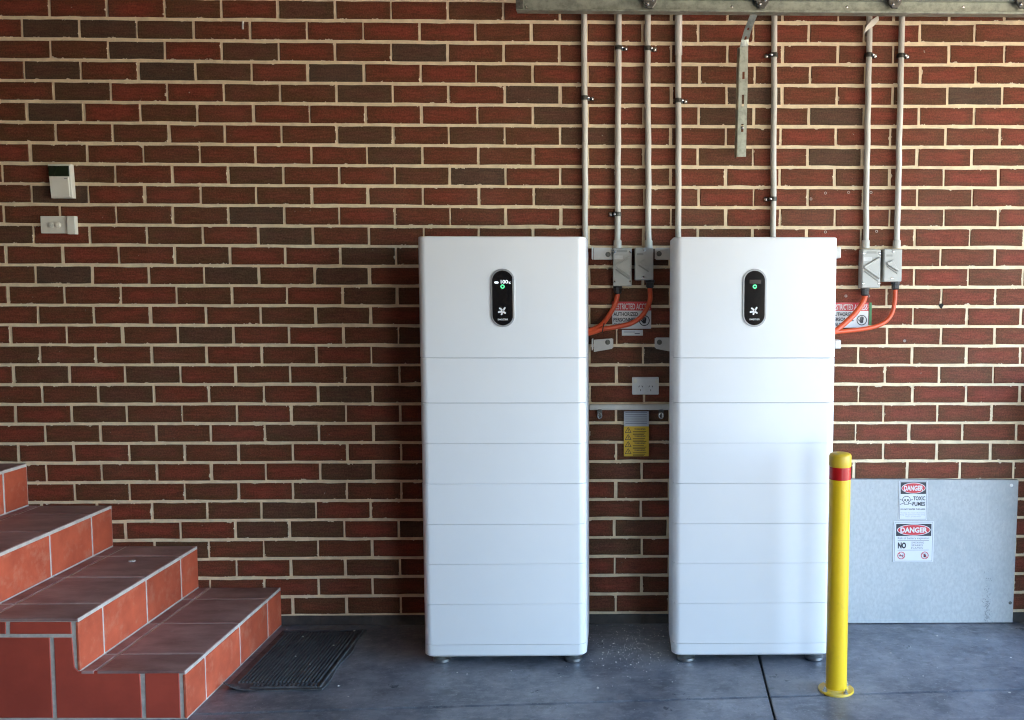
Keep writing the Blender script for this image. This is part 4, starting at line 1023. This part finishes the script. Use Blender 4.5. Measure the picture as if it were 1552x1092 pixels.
# ------------------------------------------------------------------ small things on the wall and floor
plugs = [(1251, 293, 'round wall plug in the upper row, midway between two widely spaced conduits'), (1286, 292, 'round wall plug in the upper row just left of the larger isolator\'s conduit'),
         (1229, 302, 'round wall plug set a little lower, leftmost of the upper row'), (1320, 292, 'round wall plug in the upper row between the right hand pair of conduits'),
         (1251, 352, 'round wall plug just above the right top corner of the right cabinet'), (1328.5, 351, 'round wall plug between the right hand conduits close above the isolators'),
         (1282, 449, 'round wall plug above the half hidden notice, left of the thick orange cable'), (1316.5, 449, 'round wall plug touching the top of the thick orange cable'), (1371, 517, 'lone round wall plug in a chipped brick below the wide cable bend')]
for px, py, lab in plugs:
    x, z = at(px, py)
    p = obj('wall_plug', lathe(bmesh.new(), [(.0062, -.002), (.0062, .002), (.0048, .0026), (.0034, .0014), (.0034, -.001)], (x, 0, z), 'Y', 12), M['plug'])
    tag(p, lab, 'wall plug', 'empty wall plugs in the bricks')
x, z = at(1426.5, 464); bm = bmesh.new(); prism(bm, [(x + .009 * math.cos(a) * (1 + .35 * math.sin(3 * a)), z + .011 * math.sin(a) * (1 + .2 * math.cos(5 * a))) for a in [k * math.pi / 6 for k in range(12)]], -.0015, .012)
tag(obj('drill_hole', bm, M['hole']), 'ragged black drill hole in the mortar right of the isolators', 'hole')
x, z = at(369, 39); bm = prism(bmesh.new(), capsule(x, z + .014, x - .002, z - .014, .003, 4), -.006, .001)
tag(obj('mortar_splash', bm, M['debris']), 'thin white splash of mortar on a brick near the top left', 'splash')
bm = bmesh.new()
rd = random.Random(8)
def crumb(x, y, r, z=0.0):
    v = []
    h = r * rd.uniform(.5, 1.0); n = rd.choice((4, 5)); a0 = rd.uniform(0, 6)
    lo = [bm.verts.new((x + r * rd.uniform(.7, 1.2) * math.cos(a0 + 2 * math.pi * k / n), y + r * rd.uniform(.7, 1.2) * math.sin(a0 + 2 * math.pi * k / n), z)) for k in range(n)]
    top = bm.verts.new((x + rd.uniform(-.3, .3) * r, y + rd.uniform(-.3, .3) * r, z + h))
    for k in range(n): bm.faces.new((lo[k], lo[(k + 1) % n], top))
marks = [(693, 1020), (708, 1022), (850, 1026), (906, 1043), (1019, 1034), (905, 949), (913, 972), (930, 976), (914, 989), (913, 999), (1005, 965), (998, 990), (1420, 964), (1496, 970), (1532, 997), (1350, 990), (1380, 981), (1399, 1025), (1530, 1050), (435, 954), (537, 961), (506, 983), (459, 970), (513, 1040), (528, 1056), (448, 1000), (470, 1012), (775, 1017), (950, 970), (956, 1008), (934, 1004)]
for px, py in marks:
    x, y = on_floor(px, py); crumb(x, y, rd.uniform(.0035, .006), .013 if MX0 < x < MX1 and MY0 < y < MY1 else 0)
for q in range(420):                                # fine dust swept into the gap between the cabinets
    x = min(max(rd.gauss(2.47, .11), 2.20), 2.72); y = -abs(rd.gauss(.26, .15)) - .01
    crumb(x, y, min(.0028, abs(rd.gauss(.0011, .0007)) + .0006))
for q in range(140):
    x = rd.uniform(.95, 4.4); y = rd.uniform(-.9, -.03); crumb(x, y, rd.uniform(.0007, .0018), .0135 if MX0 < x < MX1 and MY0 < y < MY1 else 0)
o = obj('mortar_crumbs', bm, M['debris']); o['kind'] = 'stuff'; o['label'] = 'pale mortar crumbs scattered over the dark floor'
